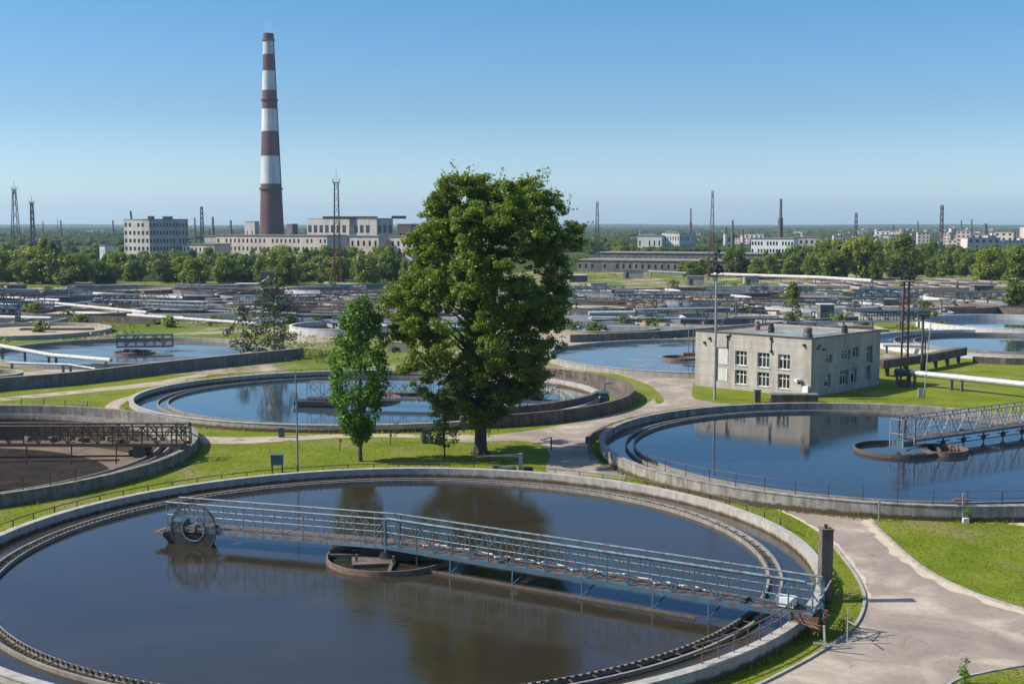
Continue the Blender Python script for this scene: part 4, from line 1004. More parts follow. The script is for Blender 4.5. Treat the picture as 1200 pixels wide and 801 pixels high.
MB().box((0, 0, .45), (3.4, .35, .07), -.12).build('seat', M['galv'], e)
for x in (-1.3, 1.3): MB().box((x, -.12 * x, .2), (.1, .3, .42)).build('leg', M['rail'], e)
e = empty('metal_gate', at(646, 527), 'small yellow green post with bar at the road in shade', 'barrier')
MB().box((0, 0, .55), (.14, .14, 1.25)).build('post', M['green'], e); MB().bar((0, 0, 1.2), (-1.0, .2, .9), .08).build('bar', M['rustrail'], e)
e = empty('valve_stand', at(500, 519), 'dark valve stand on grass before the pale blue tank wall', 'valve'); 
b = MB(); b.tube([(-.3, 0, 0), (-.3, 0, .9)], .32, 14); b.tube([(.35, 0, 0), (.35, 0, .75)], .32, 14); b.build('body', M['green'], e, True); MB().box((0, 0, 1.1), (.9, .2, .5)).build('handwheel', M['rail'], e)
for px, py, h, lb in ((1128, 612, 2.1, 'rusty valve post with pale footing by the right lawn'), (1030, 611, 1.5, 'thin pale stake at the left tip of the right lawn')):
    e = empty('valve_post', at(px, py), lb, 'post'); MB().bar((0, 0, -.05), (0, 0, h), .12).build('shaft', M['galv'], e)
    if h > 2: MB().box((0, .4, 1.55), (1.2, .5, .12)).build('bracket', M['rustrail'], e); MB().box((.1, -.3, .2), (.4, .3, .4)).build('footing', M['conc_white'], e)
e = empty('marker_post', at(606, 444), 'x', 'post'); bpy.data.objects.remove(e)
e = empty('guy_mast', at(1083, 466), 'thin leaning pale mast behind the far rim of the dark blue tank', 'pole'); MB().tube([(0, 0, 0), (.25, 0, 5.2), (.55, 0, 9.4)], [.09, .07, .05], 8).build('shaft', M['galv'], e, True); MB().box((-.5, 0, .6), (.5, .3, 1.2)).build('cabinet', M['galv'], e)
for px, py, lb in ((457, 522, 'dark thin peg stuck in the lawn right of the poplar'), (398, 528, 'thin rusty peg on the lawn left of the poplar')):
    e = empty('marker_peg', at(px, py), lb, 'peg'); MB().bar((0, 0, 0), (.1, 0, 1.1), .07).build('shaft', M['rail'], e); MB().box((.08, 0, 1.0), (.22, .1, .25)).build('plate', M['rustrail'], e)
# green pump on tank B's right rim
e = empty('pump_set', at(706, 463, .9), 'teal pump on the dark ledge of the curved retaining wall', 'pump'); e.location.z = .3
b = MB(); b.tube([(-.9, 0, .8), (.7, 0, .8)], .35, 12); b.box((0, 0, .3), (1.6, 1, .5)); b.build('body', M['blue'], e, True); MB().tube([(.2, 0, 1.0), (.3, 0, 2.0), (1.2, 0, 2.1)], .1, 8).build('pipe', M['blue'], e, True)

# ------------------------------------------------------------------ pipes
def pipeline(label, pts, r, m, gap=6.0, sm=M['conc_dark'], group=None, sup=True):
    P = [Vector(p) for p in pts]; e = empty('pipeline', (P[0].x, P[0].y, 0), label, 'pipe', group); o = Vector((P[0].x, P[0].y, 0))
    b = MB(); b.tube([p - o for p in P], r, 14)
    for a, c in zip(P[:-1], P[1:]):
        L = (c - a).length; n = max(1, int(L / 4))
        for i in range(1, n): q = a + (c - a) * i / n - o; d = (c - a).normalized(); b.tube([q - d * .06, q + d * .06], r * 1.06, 14)
    b.build('pipe', m, e, True)
    if sup:
        for a, c in zip(P[:-1], P[1:]):
            L = (c - a).length; n = max(1, int(L / gap))
            for i in range(n + 1):
                q = a + (c - a) * ((i + .1) / (n + .2)) - o; h = max(.15, q.z - r * .7)
                MB().box((q.x, q.y, h / 2), (.3, .3, h)).build('support', sm, e)
    return e
z1 = 1.7
pipeline('thick silver pipe crossing the right lawn behind the dark blue tank', [at(1068, 437, z1), at(1120, 442, z1), at(1215, 452, z1)], .42, M['silver'], 9)
pipeline('blue end section of the thick silver pipe by the lamp mast', [at(1050, 435, z1), at(1067.5, 436.8, z1)], .47, M['blue'], 9)
pipeline('long white elevated pipe before the right tree belt', [at(834, 321, 3), at(960, 325, 3), at(1022, 329, 3)], .6, M['whitepipe'], 14)
WP = 'long pale pipe lying across the far left tanks'; WG = 'pale pipes across the far left'
for a, c, r in (((-10, 348, 1.8), (70, 352, 1.8), .42), ((30, 352, 1.8), (172, 366, 1.8), .36), ((-10, 356, 1.2), (105, 361, 1.2), .32), ((80, 366, 1), (215, 372, 1), .3), ((150, 369, 1.2), (300, 379, 1.2), .34), ((-10, 371, .8), (60, 373, .8), .4), ((110, 344, 2.2), (215, 349, 2.2), .45)):
    pipeline(WP, [at(a[0], a[1], a[2]), at(c[0], c[1], c[2])], r, M['whitepipe'], 12, group=WG)
pipeline('white pipe running along the rim of the left tank with teal bridge', [at(0, 405, 1.6), at(60, 416, 1.6), at(130, 422, 1.6)], .33, M['whitepipe'], 8)
pipeline('thin grey pipe on stands over grass at the left', [at(8, 425, 1.2), at(80, 427, 1.2), at(112, 432, .8)], .16, M['galv'], 6)
pipeline('pale green pipe before the long dark shed', [at(760, 318, 2.2), at(805, 320, 2.2)], .5, M['bluegrey'], 12)
pipeline('pale pipe above the pools left of the slender tree', [at(690, 367, 1.4), at(770, 366, 1.4)], .5, M['whitepipe'], 8)
pipeline('white pipe beside the pool right of the brick building roof', [at(1035, 404, 1.4), at(1085, 405, 1.4)], .3, M['whitepipe'], 7)
# thick concrete flume right of the building
def flume(label, pts, w, h, z0, m, name='channel_wall'):
    P = [Vector(p) for p in pts]; o = Vector((P[0].x, P[0].y, 0)); e = empty(name, o, label, 'channel'); b = MB()
    for a, c in zip(P[:-1], P[1:]): b.bar(a - o + Vector((0, 0, z0 + h / 2)), c - o + Vector((0, 0, z0 + h / 2)), w, h)
    b.build('wall', m, e)
    if z0 > .3:
        for a, c in zip(P[:-1], P[1:]):
            for k in (.15, .5, .85): q = a + (c - a) * k - o; MB().box((q.x, q.y, z0 / 2), (.5, .5, z0)).build('support', m, e)
    return e
flume('raised dark concrete flume leading from brick building to the right', [at(1030, 441), at(1090, 432), at(1128, 424)], 1.3, 1.2, 1.1, M['conc_brown'])
flume('low pale concrete channel wall at the top of the right lawn', [at(1140, 425), at(1180, 427), at(1240, 428)], .6, 1.0, 0, M['conc_brown'])
def long_wall(label, px, h, m, w=.4):
    P = smooth_line([at(x, y) for x, y in px], 5); o = P[0].copy(); e = empty('retaining_wall', o, label, 'retaining wall'); b = MB()
    for i, (a, c) in enumerate(zip(P[:-1], P[1:])): b.bar(a - o + Vector((0, 0, h / 2)), c - o + Vector((0, 0, h / 2)), w, h)
    b.build('wall', m, e); b = MB()
    for a, c in zip(P[:-1], P[1:]): b.bar(a - o + Vector((0, 0, h + .03)), c - o + Vector((0, 0, h + .03)), w + .12, .06)
    b.build('coping', M['conc_plain'], e)
long_wall('long dark retaining wall behind the lawn at the left', [(-40, 462), (0, 458), (60, 453), (100, 449), (180, 439), (260, 430), (355, 420)], 1.65, M['conc_dark'])
long_wall('long dark wall behind the round tank beside the brick building', [(668, 401), (720, 399), (780, 396), (830, 392), (900, 386), (960, 381), (1005, 378)], 1.35, M['conc_dark'])
long_wall('dark short wall left of the big trunk behind the poplar', [(455, 412), (478, 413)], 1.6, M['conc_dark'])

# ------------------------------------------------------------------ tanks further back
def dof(y): return 29000.0 / (y - HOR)
def mid_tank(label, px, yc, R, wz, wm, wallm, top=.85, **kw):
    d = (CZ - top) * F / (yc - HOR); c = (xat(px, d, top), d); t = tank(label, c, R, top, wz, wm, wallm, n=96, **kw); return c
cE = mid_tank('left tank of streaky scummy water under the teal lattice bridge', 150, 409, 21.5, .2, M['water_s'], M['conc_plain'], launder=False)
cF = mid_tank('round tank of blue water left of the brick building, beyond the road', 832, 414.5, 25.5, .2, M['water_pale'], M['conc_plain'], launder=False)
cG = mid_tank('bright blue pool tank behind the brick building roof', 842, 373, 18, .2, M['water_far'], M['tan'], launder=False)
cH = mid_tank('small blue pool tank right of the broad tree crown', 702, 381.5, 12.5, .3, M['water_far'], M['tan'], launder=False)
cI = mid_tank('right tank with white rim and dark water at the picture edge', 1194, 376, 20, .3, M['water_far'], M['conc_white'], top=1.4, launder=False, wall=.7)
cJ = mid_tank('large tank with whitewashed inner ring right of the lamp mast', 1192, 400, 25, .25, M['water_far'], M['conc_white'], launder=True, channel=4, laun=3.5, lz=-.2)
cL = mid_tank('left tank with drained tan floor', 30, 385, 16, .15, M['tan'], M['conc_plain'], launder=False)
cK = mid_tank('small round grassy pit with pale rim at the left edge', -14, 437, 4.5, .3, M['grass'], M['conc_plain'], launder=False)
cN = mid_tank('pool tank seen between the poplar and the broad tree', 480, 377, 17, .2, M['water_far'], M['conc_plain'], launder=False)
cO = mid_tank('tank with pale broken rim left of the poplar top', 405, 380, 11, .3, M['sludge'], M['conc_white'], launder=False, top=1.3)
truss_bridge('scraper_bridge', 'teal lattice bridge over the scummy left tank', (xat(133, cE[1]), cE[1] + 2), (xat(196, cE[1]), cE[1] + 3.5), 1.2, 1.5, 1.7, 1.5, M['blue'], M['blue'], M['deck'], t=1.7)
feed_well('dark floating feed well below the teal lattice bridge', (xat(160, cE[1]), cE[1] - 1), 3.2, .2, m=M['rustrail'], gear=True)
def mini_bridge(label, c, R, ang, group, m=M['bluegrey'], h=1.6):
    p0 = (c[0] - R * math.cos(ang), c[1] - R * math.sin(ang)); p1 = (c[0] + R * .15 * math.cos(ang), c[1] + R * .15 * math.sin(ang))
    truss_bridge('scraper_bridge', label, p0, p1, 1.7, 1.6, h, 2.6, m, m, M['deck'], t=2.2, group=group)
e = empty('scraper_bridge', (xat(806, cF[1]), cF[1] - 2, 0), 'pale machine with round gauge in the tank left of brick building', 'scraper bridge')
MB().box((0, 0, 1.0), (2.2, 1.5, .5)).build('platform', M['rustrail'], e); b = MB(); b.lathe([(2.9, 0), (2.9, .6), (2.7, .6), (2.7, 0)], 40, c=(-1.5, 0)); b.build('ring', M['rustrail'], e, True)
b = MB()
for x in (-.2, .5): b.bar((x, 0, 1.2), (x, 0, 5), .14)
b.tube([(-.2, 0, 5)] + [(.15 + .35 * math.cos(t), 0, 5 + .35 * math.sin(t)) for t in np.linspace(PI, 0, 7)] + [(.5, 0, 5)], .07, 6); b.build('hoist_frame', M['galv'], e)
b = MB()
for i in range(5): b.bar((.6 + i * 1.0, 0, 1.3), (1.6 + i * 1.0, 0, 3.2 if i % 2 else 1.3), .09); 
b.bar((.5, 0, 1.25), (6, 0, 1.25), .14); b.bar((.5, 0, 3.2), (6, 0, 3.2), .12)
for i in range(6): b.bar((.6 + i * 1.05, 0, 1.25), (.6 + i * 1.05, 0, 3.2), .1)
b.build('lattice', M['blue'], e)

# the far rows
ROW = 'dark walled round tank in the far rows of the plant'; RG = 'tanks in the far rows'
RB = 'small teal scraper bridge over a tank in the far rows'; RBG = 'scraper bridges in the far rows'
FAR = []
def far_row(y, pxs, R, top, wms, wm2):
    for px in pxs:
        d = (CZ - top) * F / (y - HOR); c = (xat(px, d, top), d); wm = random.choice(wms)
        tank(ROW, c, R, top, top - random.choice((.7, 1.0)), wm, random.choice(wm2), n=72, launder=random.random() < .5, group=RG, channel=2.5, laun=1.2, lz=-.4)
        FAR.append((c, R, top))
        if random.random() < .75: mini_bridge(RB, c, R, random.uniform(-.5, .5) + (PI if random.random() < .5 else 0), RBG, random.choice((M['blue'], M['bluegrey'], M['rail'])))
W1 = [M['water_far'], M['sludge'], M['tan'], M['water_far'], M['basin']]; C1 = [M['conc_far'], M['conc_dark'], M['conc_plain'], M['conc_brown'], M['conc_far'], M['conc_white']]
far_row(362, [-20, 105, 232, 352, 470], 15.5, 1.6, W1, C1)
far_row(351.5, [40, 185, 318, 440, 560], 17, 1.9, W1, C1)
far_row(343, [-30, 90, 205, 330, 450], 18, 2.2, W1, C1)
far_row(337, [150, 270, 400], 17, 2.4, W1, C1)
far_row(364, [1052], 12, 1.5, [M['water_far'], M['sludge']], C1)
far_row(355.5, [700, 820, 950, 1085, 1215], 17, 1.8, W1, C1)
far_row(347, [690, 800, 915, 1165], 18, 2.0, W1, C1)
far_row(339.5, [720, 840], 19, 2.2, W1, C1)
def basin(label, px, y, w_, l_, h, wm, wallm, rz=0.0, group=None):
    p = at(px, y); e = empty('rectangular_basin', p, label, 'basin', group, rz); t = .5; b = MB()
    b.box((0, -l_ / 2, h / 2), (w_, t, h)); b.box((0, l_ / 2, h / 2), (w_, t, h)); b.box((-w_ / 2 + t / 2, 0, h / 2), (t, l_ - t, h)); b.box((w_ / 2 - t / 2, 0, h / 2), (t, l_ - t, h)); b.box((w_ * .1, 0, h / 2 - .03), (t * .8, l_ - t, h - .06))
    b.build('wall', wallm, e)
    wo = MB().add([(-w_ / 2 + .2, -l_ / 2 + .2, h - .35), (w_ / 2 - .2, -l_ / 2 + .2, h - .35), (w_ / 2 - .2, l_ / 2 - .2, h - .35), (-w_ / 2 + .2, l_ / 2 - .2, h - .35)], [(0, 1, 2, 3)]).build('water', wm); wo.location = p; wo.rotation_euler = (0, 0, rz); tag(wo, kind='structure')
RBL, RBS = 'low rectangular basin of blue water among the far tanks', 'rectangular basins among the far tanks'
for px, y, w_, l_, h, wl_, rz in ((690, 358, 22, 13, 1.0, 'conc_plain', 0), (960, 363, 30, 14, .9, 'conc_white', -.08), (1010, 371, 22, 14, .8, 'conc_white', .05), (1075, 352, 30, 14, 1.0, 'conc_plain', 0), (985, 345, 34, 15, 1.0, 'conc_white', .06), (860, 358, 24, 12, 1, 'conc_plain', -.1), (330, 375, 18, 11, .9, 'conc_white', .1), (395, 363, 24, 12, 1, 'conc_white', 0), (250, 357, 26, 12, 1.1, 'conc_plain', .1), (12, 380, 20, 12, .9, 'conc_plain', 0), (440, 352, 22, 12, 1, 'conc_white', 0), (130, 349, 26, 12, 1, 'conc_plain', 0), (300, 347, 26, 12, 1.2, 'conc_plain', 0)):
    basin(RBL, px, y, w_, l_, h, M['water_far'], M[wl_], rz, RBS)
for k in range(26):
    px = random.uniform(665, 1205) if k % 3 else random.uniform(0, 460); y = random.uniform(344, 377) if px < 655 else random.uniform(344, 390)
    if 480 < px < 660 or (px > 770 and y > 366 and px < 930) or (px > 985 and y > 368): continue
    basin('long narrow channel of bright water among the far tanks', px, y, random.uniform(24, 50), random.uniform(5, 9), random.uniform(.6, 1.0), M['water_far'], random.choice((M['conc_white'], M['conc_plain'], M['tan'])), random.gauss(0, .1), 'water channels among the far tanks')
for px, y, L_, rz in ((275, 362, 16, -.25), (300, 369, 14, .2), (720, 361, 18, .1), (1000, 354, 18, .1), (1120, 358, 16, -.1), (90, 362, 15, .12), (560, 352, 15, 0), (880, 350, 18, .1), (1010, 384, 14, .1)):
    p = at(px, y); truss_bridge('lattice_gantry', 'teal steel lattice gantry standing among the far tanks', p, (p.x + L_ * math.cos(rz), p.y + L_ * math.sin(rz)), 1.6, 1.4, 1.8, 1.8, M['blue'], M['blue'], M['deck'], t=2.4, group='teal gantries among the far tanks', cat='gantry')
# sludge beds (reddish) at right
for px, y, w_ in ((1010, 337, 52), (1090, 339, 52), (1060, 333.5, 60), (900, 351, 30)):
    p = at(px, y); e = empty('sludge_bed', p, 'reddish brown sludge drying bed with low walls before the right belt', 'drying bed', 'sludge drying beds'); 
    MB().box((0, 0, .45), (w_, 20, .9)).build('bed', M['sludge_red'] if 'sludge_red' in M else M.setdefault('sludge_red', concrete('red_brown_sludge', (.17, .105, .08), (.27, .18, .145), streak=0, sc=.2)), e)
    b = MB()
    for k in range(-3, 4): b.box((k * w_ / 6.05, 0, .9), (.5, 19.4, .7))
    b.box((0, -10.2, .6), (w_ + .4, .4, 1.1)); b.box((0, 10.2, .6), (w_ + .4, .4, 1.3)); b.build('divider_wall', M['conc_plain'], e)
# small huts, slabs, machines strewn through the plant
HUT = 'small flat roofed concrete hut among the far tanks'
def hut(label, px, py, w_, d_, h, m, rm, group, door=True, rz=0.0, name='pump_house'):
    p = at(px, py); e = empty(name, p, label, 'hut', group, rz)
    b = MB(); op = (w_ * .15, w_ * .15 + min(1.2, w_ * .3), 0, h * .7); facade(b, (-w_ / 2, -d_ / 2, 0), Vector((1, 0, 0)), w_, 0, h, .25, [op], Vector((0, -1, 0)))
    b.box((-w_ / 2 + .125, .125, h / 2), (.25, d_ - .25, h)); b.box((w_ / 2 - .125, .125, h / 2), (.25, d_ - .25, h)); b.box((0, d_ / 2 - .125, h / 2), (w_ - .5, .25, h)); b.build('wall', m, e)
    MB().box((0, 0, h + .1), (w_ + .5, d_ + .5, .2)).build('roof', rm, e)
    MB().box(((op[0] + op[1]) / 2 - w_ / 2, -d_ / 2 + .16, h * .35), (op[1] - op[0] - .02, .08, h * .7 - .02)).build('door', M['rail'], e)
hut('small dark concrete kiosk with pale flat roof left of the lamp mast', 967, 376, 3.0, 3, 3.6, M['conc_dark'], M['conc_white'], None)
hut('brown square pump house before the left tree belt', 313, 338, 4, 4, 5.5, M['conc_brown'], M['conc_brown'], None)
for px, py, w_ in ((742, 326, 8), (815, 334, 6), (880, 334, 5), (676, 330, 7), (1150, 344, 6), (1040, 361, 4), (20, 342, 5), (98, 341, 4), (290, 341, 7), (440, 345, 5), (730, 352, 6), (765, 350, 4), (700, 344, 5)):
    hut(HUT, px, py, w_, 4, random.uniform(2.0, 3.4), random.choice((M['conc_plain'], M['conc_brown'], M['conc_dark'])), random.choice((M['conc_white'], M['conc_dark'], M['tar'])), 'huts among the far tanks', rz=random.uniform(-.3, .3))
SL = 'low concrete channel running between the far tanks'; n_ = 0
for i in range(64):
    px = random.uniform(-10, 1210); py = random.uniform(338, 392)
    if 470 < px < 660 or (py > 372 and (100 < px < 330 or px > 985)): continue
    a = at(px, py); L_ = random.uniform(8, 34); t = random.gauss(0, .18); q = a + Vector((math.cos(t) * L_, math.sin(t) * L_, 0)); o = a.copy()
    e = empty('concrete_channel', a, SL, 'channel', 'channels between the far tanks'); h = random.uniform(.5, 1.5); w_ = random.uniform(.7, 2.0); b = MB(); nn = Vector((-math.sin(t), math.cos(t), 0))
    d = q - a; zo = Vector((0, 0, h / 2))
    b.bar(nn * w_ / 2 + zo, d + nn * w_ / 2 + zo, .25, h); b.bar(-nn * w_ / 2 + zo, d - nn * w_ / 2 + zo, .25, h); b.bar(Vector((0, 0, h * .3)), d + Vector((0, 0, h * .3)), w_ - .27, .1)
    b.build('wall', random.choice((M['conc_dark'], M['conc_plain'], M['conc_white'], M['conc_brown'], M['conc_far'])), e)
VG = 'valve gear and posts among the far tanks'
def gear_proto():
    e = empty('valve_gear', (0, 0, 0), 'dark valve gear frame standing among the far tanks', 'valve gear', VG)
    b = MB(); b.bar((-.6, 0, 0), (-.6, 0, 2.6), .16); b.bar((.6, 0, 0), (.6, 0, 2.6), .16); b.bar((-.8, 0, 2.6), (.8, 0, 2.6), .18); b.bar((-.6, 0, .2), (.6, 0, 2.4), .1); b.build('frame', M['rail'], e)
    MB().tube([(-.3, 0, 1.4), (.4, 0, 1.4)], .38, 10).build('motor', M['blue'], e, True); MB().box((0, 0, .3), (1.4, .9, .6)).build('footing', M['conc_dark'], e); return e
g0 = gear_proto(); fst = True
for i in range(80):
    px = random.uniform(-5, 1205); py = random.uniform(337, 396)
    if 470 < px < 655 or (py > 376 and (40 < px < 330 or px > 985)): continue
    o = g0 if fst else copy_tree(g0); fst = False; o.location = at(px, py); s = random.uniform(.7, 1.35); o.scale = (s, s, s); o.rotation_euler = (0, 0, random.uniform(0, 3))

def free(px, py): return not (462 < px < 665 or (py > 366 and (px < 340 or px > 985)) or (py > 384 and px > 655))
TPL, TPG = 'thin pipe on short supports between the far tanks', 'thin pipes between the far tanks'
for i in range(70):
    px = random.uniform(-5, 1205); py = random.uniform(336, 394)
    if not free(px, py): continue
    a = at(px, py, 1.0); L = random.uniform(8, 40); t = random.choice((0, 0, .1, -.12, .3, -.35, 1.2)) + random.gauss(0, .06); z = random.uniform(.5, 2.4); a.z = z
    pipeline(TPL, [a, a + Vector((L * math.cos(t), L * math.sin(t), 0))], random.uniform(.1, .26), random.choice((M['whitepipe'], M['galv'], M['bluegrey'], M['silver'], M['rust'])), 6, group=TPG)
MPL, MPG = 'thin lamp post standing among the far tanks', 'lamp posts among the far tanks'
e0 = empty('lamp_post', (0, 0, 0), MPL, 'lamp post', MPG); MB().tube([(0, 0, 0), (0, 0, 5.5)], [.12, .08], 8).build('shaft', M['rail'], e0, True); b = MB(); b.bar((0, 0, 5.4), (.9, 0, 5.7), .08); b.box((.95, 0, 5.7), (.5, .25, .15)); b.build('lamp', M['galv'], e0)
fst = True
for i in range(46):
    px = random.uniform(-5, 1205); py = random.uniform(336, 392)
    if not free(px, py): continue
    o = e0 if fst else copy_tree(e0); fst = False; o.location = at(px, py); o.rotation_euler = (0, 0, random.uniform(0, 6)); s = random.uniform(.55, 1.1); o.scale = (s, s, s)
RLL, RLG = 'short section of pale railing among the far tanks', 'railing sections among the far tanks'
def rail_proto():
    e = empty('railing', (0, 0, 0), RLL, 'railing', RLG); b = MB(); b.bar((0, 0, 1.0), (12, 0, 1.0), .07); b.bar((0, 0, .55), (12, 0, .55), .06); b.build('rail', M['galv'], e); q = None
    for k in range(7):
        if q is None: q = MB().bar((0, 0, 0), (0, 0, 1.0), .08).build('post', M['galv'], e); continue
        c = q.copy(); col.objects.link(c); c.parent = e; KIDS[e.name].append(c); c.location = (k * 2, 0, 0)
    return e
r0 = rail_proto(); fst = True
for i in range(60):
    px = random.uniform(-5, 1205); py = random.uniform(338, 394)
    if not free(px, py): continue
    o = r0 if fst else copy_tree(r0); fst = False; o.location = at(px, py); o.location.z = random.choice((0, 0, .9, 1.6)); o.rotation_euler = (0, 0, random.gauss(0, .3))
# ------------------------------------------------------------------ chimney and works
def chimney():
    d = 1000.0; x = xat(319, d); e = empty('factory_chimney', (x, d, 0), 'tall tapering red and white striped brick chimney', 'chimney')
    zt = zat(39.5, d); rb, rt = 10.1, 3.95
    def rr(z): return rb + (rt - rb) * z / zt
    br = [(-1, 'stack_red'), (zat(215.5, d), 'stack_white'), (zat(183, d), 'stack_red'), (zat(154, d), 'stack_white'), (zat(128, d), 'stack_red'), (zat(106, d), 'stack_white'), (zat(83.5, d), 'stack_red'), (zat(64, d), 'stack_white'), (zat(48.5, d), 'stack_red'), (zt, None)]
    for (z0, m), (z1_, _) in zip(br[:-1], br[1:]):
        b = MB(); n = 48; b.lathe([(rr(z0), z0), (rr(z1_), z1_)], n, closed=False); b.build('shaft_band', M[m], e, True)
    b = MB(); b.lathe([(rt, zt), (rt - .6, zt), (rt - .6, zt - 6), (.01, zt - 6)], 40, closed=False); b.build('mouth', M['dark'], e)
    for y, w_ in ((48.0, .9), (118, 1.1), (222, 1.2)):
        z = zat(y, d); r = rr(z); b = MB(); b.lathe([(r - .1, z - .5), (r + w_, z), (r + w_, z + 1.2), (r + w_ - .15, z + 1.2), (r + w_ - .15, z + .15), (r - .1, z + .15)], 40); b.build('gallery', M['stack_red'] if y > 50 else M['mast'], e)
    b = MB(); b.bar((rr(0) + .3, -1.5, 0), (rr(zt) + .3, -1, zt), .5); b.build('ladder', M['mast'], e)
    sm = bpy.data.materials.new('thin_smoke'); sm.use_nodes = True; sn = sm.node_tree
    for q in list(sn.nodes):
        if q.type == 'BSDF_PRINCIPLED': sn.nodes.remove(q)
    v = sn.nodes.new('ShaderNodeVolumePrincipled'); v.inputs['Density'].default_value = .014; v.inputs['Color'].default_value = (.9, .9, .9, 1); sn.links.new(v.outputs[0], sn.nodes['Material Output'].inputs['Volume'])
    b = MB(); b.lathe([(.01, zt + .3), (2.2, zt + .5), (2.9, zt + 4), (2.2, zt + 8), (.01, zt + 9.5)], 16, closed=False); o = b.build('smoke', sm); o.location = (x - .4, d, 0); tag(o, kind='stuff')
chimney()
def lattice(label, px, ytop, d, wb, wt, m, m2=None, t=.3, crown=True, name='lattice_mast', group=None, zb=0.0):
    x = xat(px, d); h = zat(ytop, d); e = empty(name, (x, d, zb), label, 'mast', group); h -= zb
    n = max(6, int(h / (wb * 1.5))); b = MB(); C4 = ((-1, -1), (1, -1), (1, 1), (-1, 1))
    def P(i, k): z = h * i / n; w_ = (wb + (wt - wb) * (z / h)) / 2; return Vector((C4[k % 4][0] * w_, C4[k % 4][1] * w_, z))
    lo = MB()
    for i in range(n):
        bb = lo if (m2 and i < n * .45) else b
        for k in range(4):
            bb.bar(P(i, k), P(i + 1, k), t); bb.bar(P(i, k), P(i + 1, k + 1), t * .55); bb.bar(P(i, k), P(i, k + 1), t * .55)
    b.build('lattice_shaft', m, e)
    if m2: lo.build('lattice_base', m2, e)
    if crown:
        c = MB(); c.box((0, 0, h), (wt * 1.8, wt * 1.8, t)); 
        for k in range(4): q = C4[k]; c.bar((q[0] * wt * .9, q[1] * wt * .9, h), (q[0] * wt * .9, q[1] * wt * .9, h + wt * 1.1), t * .6)
        c.bar((0, 0, h), (0, 0, h + wt * 3.5), t * .5); c.build('antenna_head', m, e)
    return e
lattice('slim lattice mast with red base between chimney and broad tree', 395.5, 214, 455, 2.5, 1.3, M['mast'], M['mastred'], .24)
lattice('tall lattice mast farthest left on the skyline', 19.5, 222, 800, 5.4, 1.6, M['mast'], None, .36)
lattice('second lattice mast from the left on the skyline', 39.5, 238, 780, 2.6, 1.3, M['mast'], None, .42)
lattice('tapering lattice mast just right of the broad tree', 699.5, 236, 620, 2.6, .8, M['mast'], None, .28, False)
lattice('tall pale lattice mast above the slim floodlight mast', 833.5, 223, 470, 2.3, .5, M['galv'], M['mastred'], .2, False)
lattice('lattice mast rising from the right tree belt', 1102, 240, 700, 2.0, 1.1, M['mast'], M['mast'], .28, False)
lattice('faint lattice mast above the white far building', 1002.5, 249, 1300, 3.4, 1.6, M['mast'], M['mastred'], .5, False)
lattice('thin skyline mast right of the far grey block', 237.5, 242, 950, 2.6, 1.4, M['mast'], None, .45, False)
def stack(label, px, ytop, d, r0, r1, m, group=None):
    x = xat(px, d); h = zat(ytop, d); e = empty('brick_stack', (x, d, 0), label, 'chimney', group)
    MB().tube([(0, 0, 0), (0, 0, h * .62)], [r0, (r0 + r1) / 2 + .2], 14).build('shaft', m, e, True); MB().tube([(0, 0, h * .62), (0, 0, h)], [r1, r1 * .85], 12).build('flue', M['mast'], e, True); MB().lathe([(r1 * 1.2, h * .61), (r1 * 1.5, h * .62), (r1 * 1.2, h * .64)], 14, closed=False).build('collar', M['mast'], e)
stack('dark brown chimney above the white far building', 914, 233, 1100, 2.5, 1.3, M['conc_brown'])
SK = 'tiny factory stack on the hazy left skyline'; SKG = 'stacks on the left skyline'
for px, yt, d, r in ((51, 259, 1500, 1.6), (72, 258, 1500, 2.2), (133, 258, 1500, 2.2), (229, 255, 1200, 1.8), (250, 254, 1250, 2.6), (271, 258, 1400, 2.8), (68, 256, 1900, 1.0)):
    stack(SK, px, yt, d, r * .7, r * .45, M['mast'], SKG)
SK2 = 'tiny factory stack on the hazy right skyline'
for px, yt, d, r in ((809, 244, 1200, 1.6), (858, 258, 900, 1.6), (1075, 259, 1700, 2.0), (1126, 258, 1800, 2.2), (1138, 257, 1800, 2.4), (1154, 262, 1500, 5.0), (1046, 264, 1500, 3.2), (850, 266, 1300, 3), (870, 269, 1300, 3)):
    stack(SK2, px, yt, d, r * .75, r * .5, M['mast'] if px not in (1046, 850, 870) else M['conc_white'], 'stacks on the right skyline')

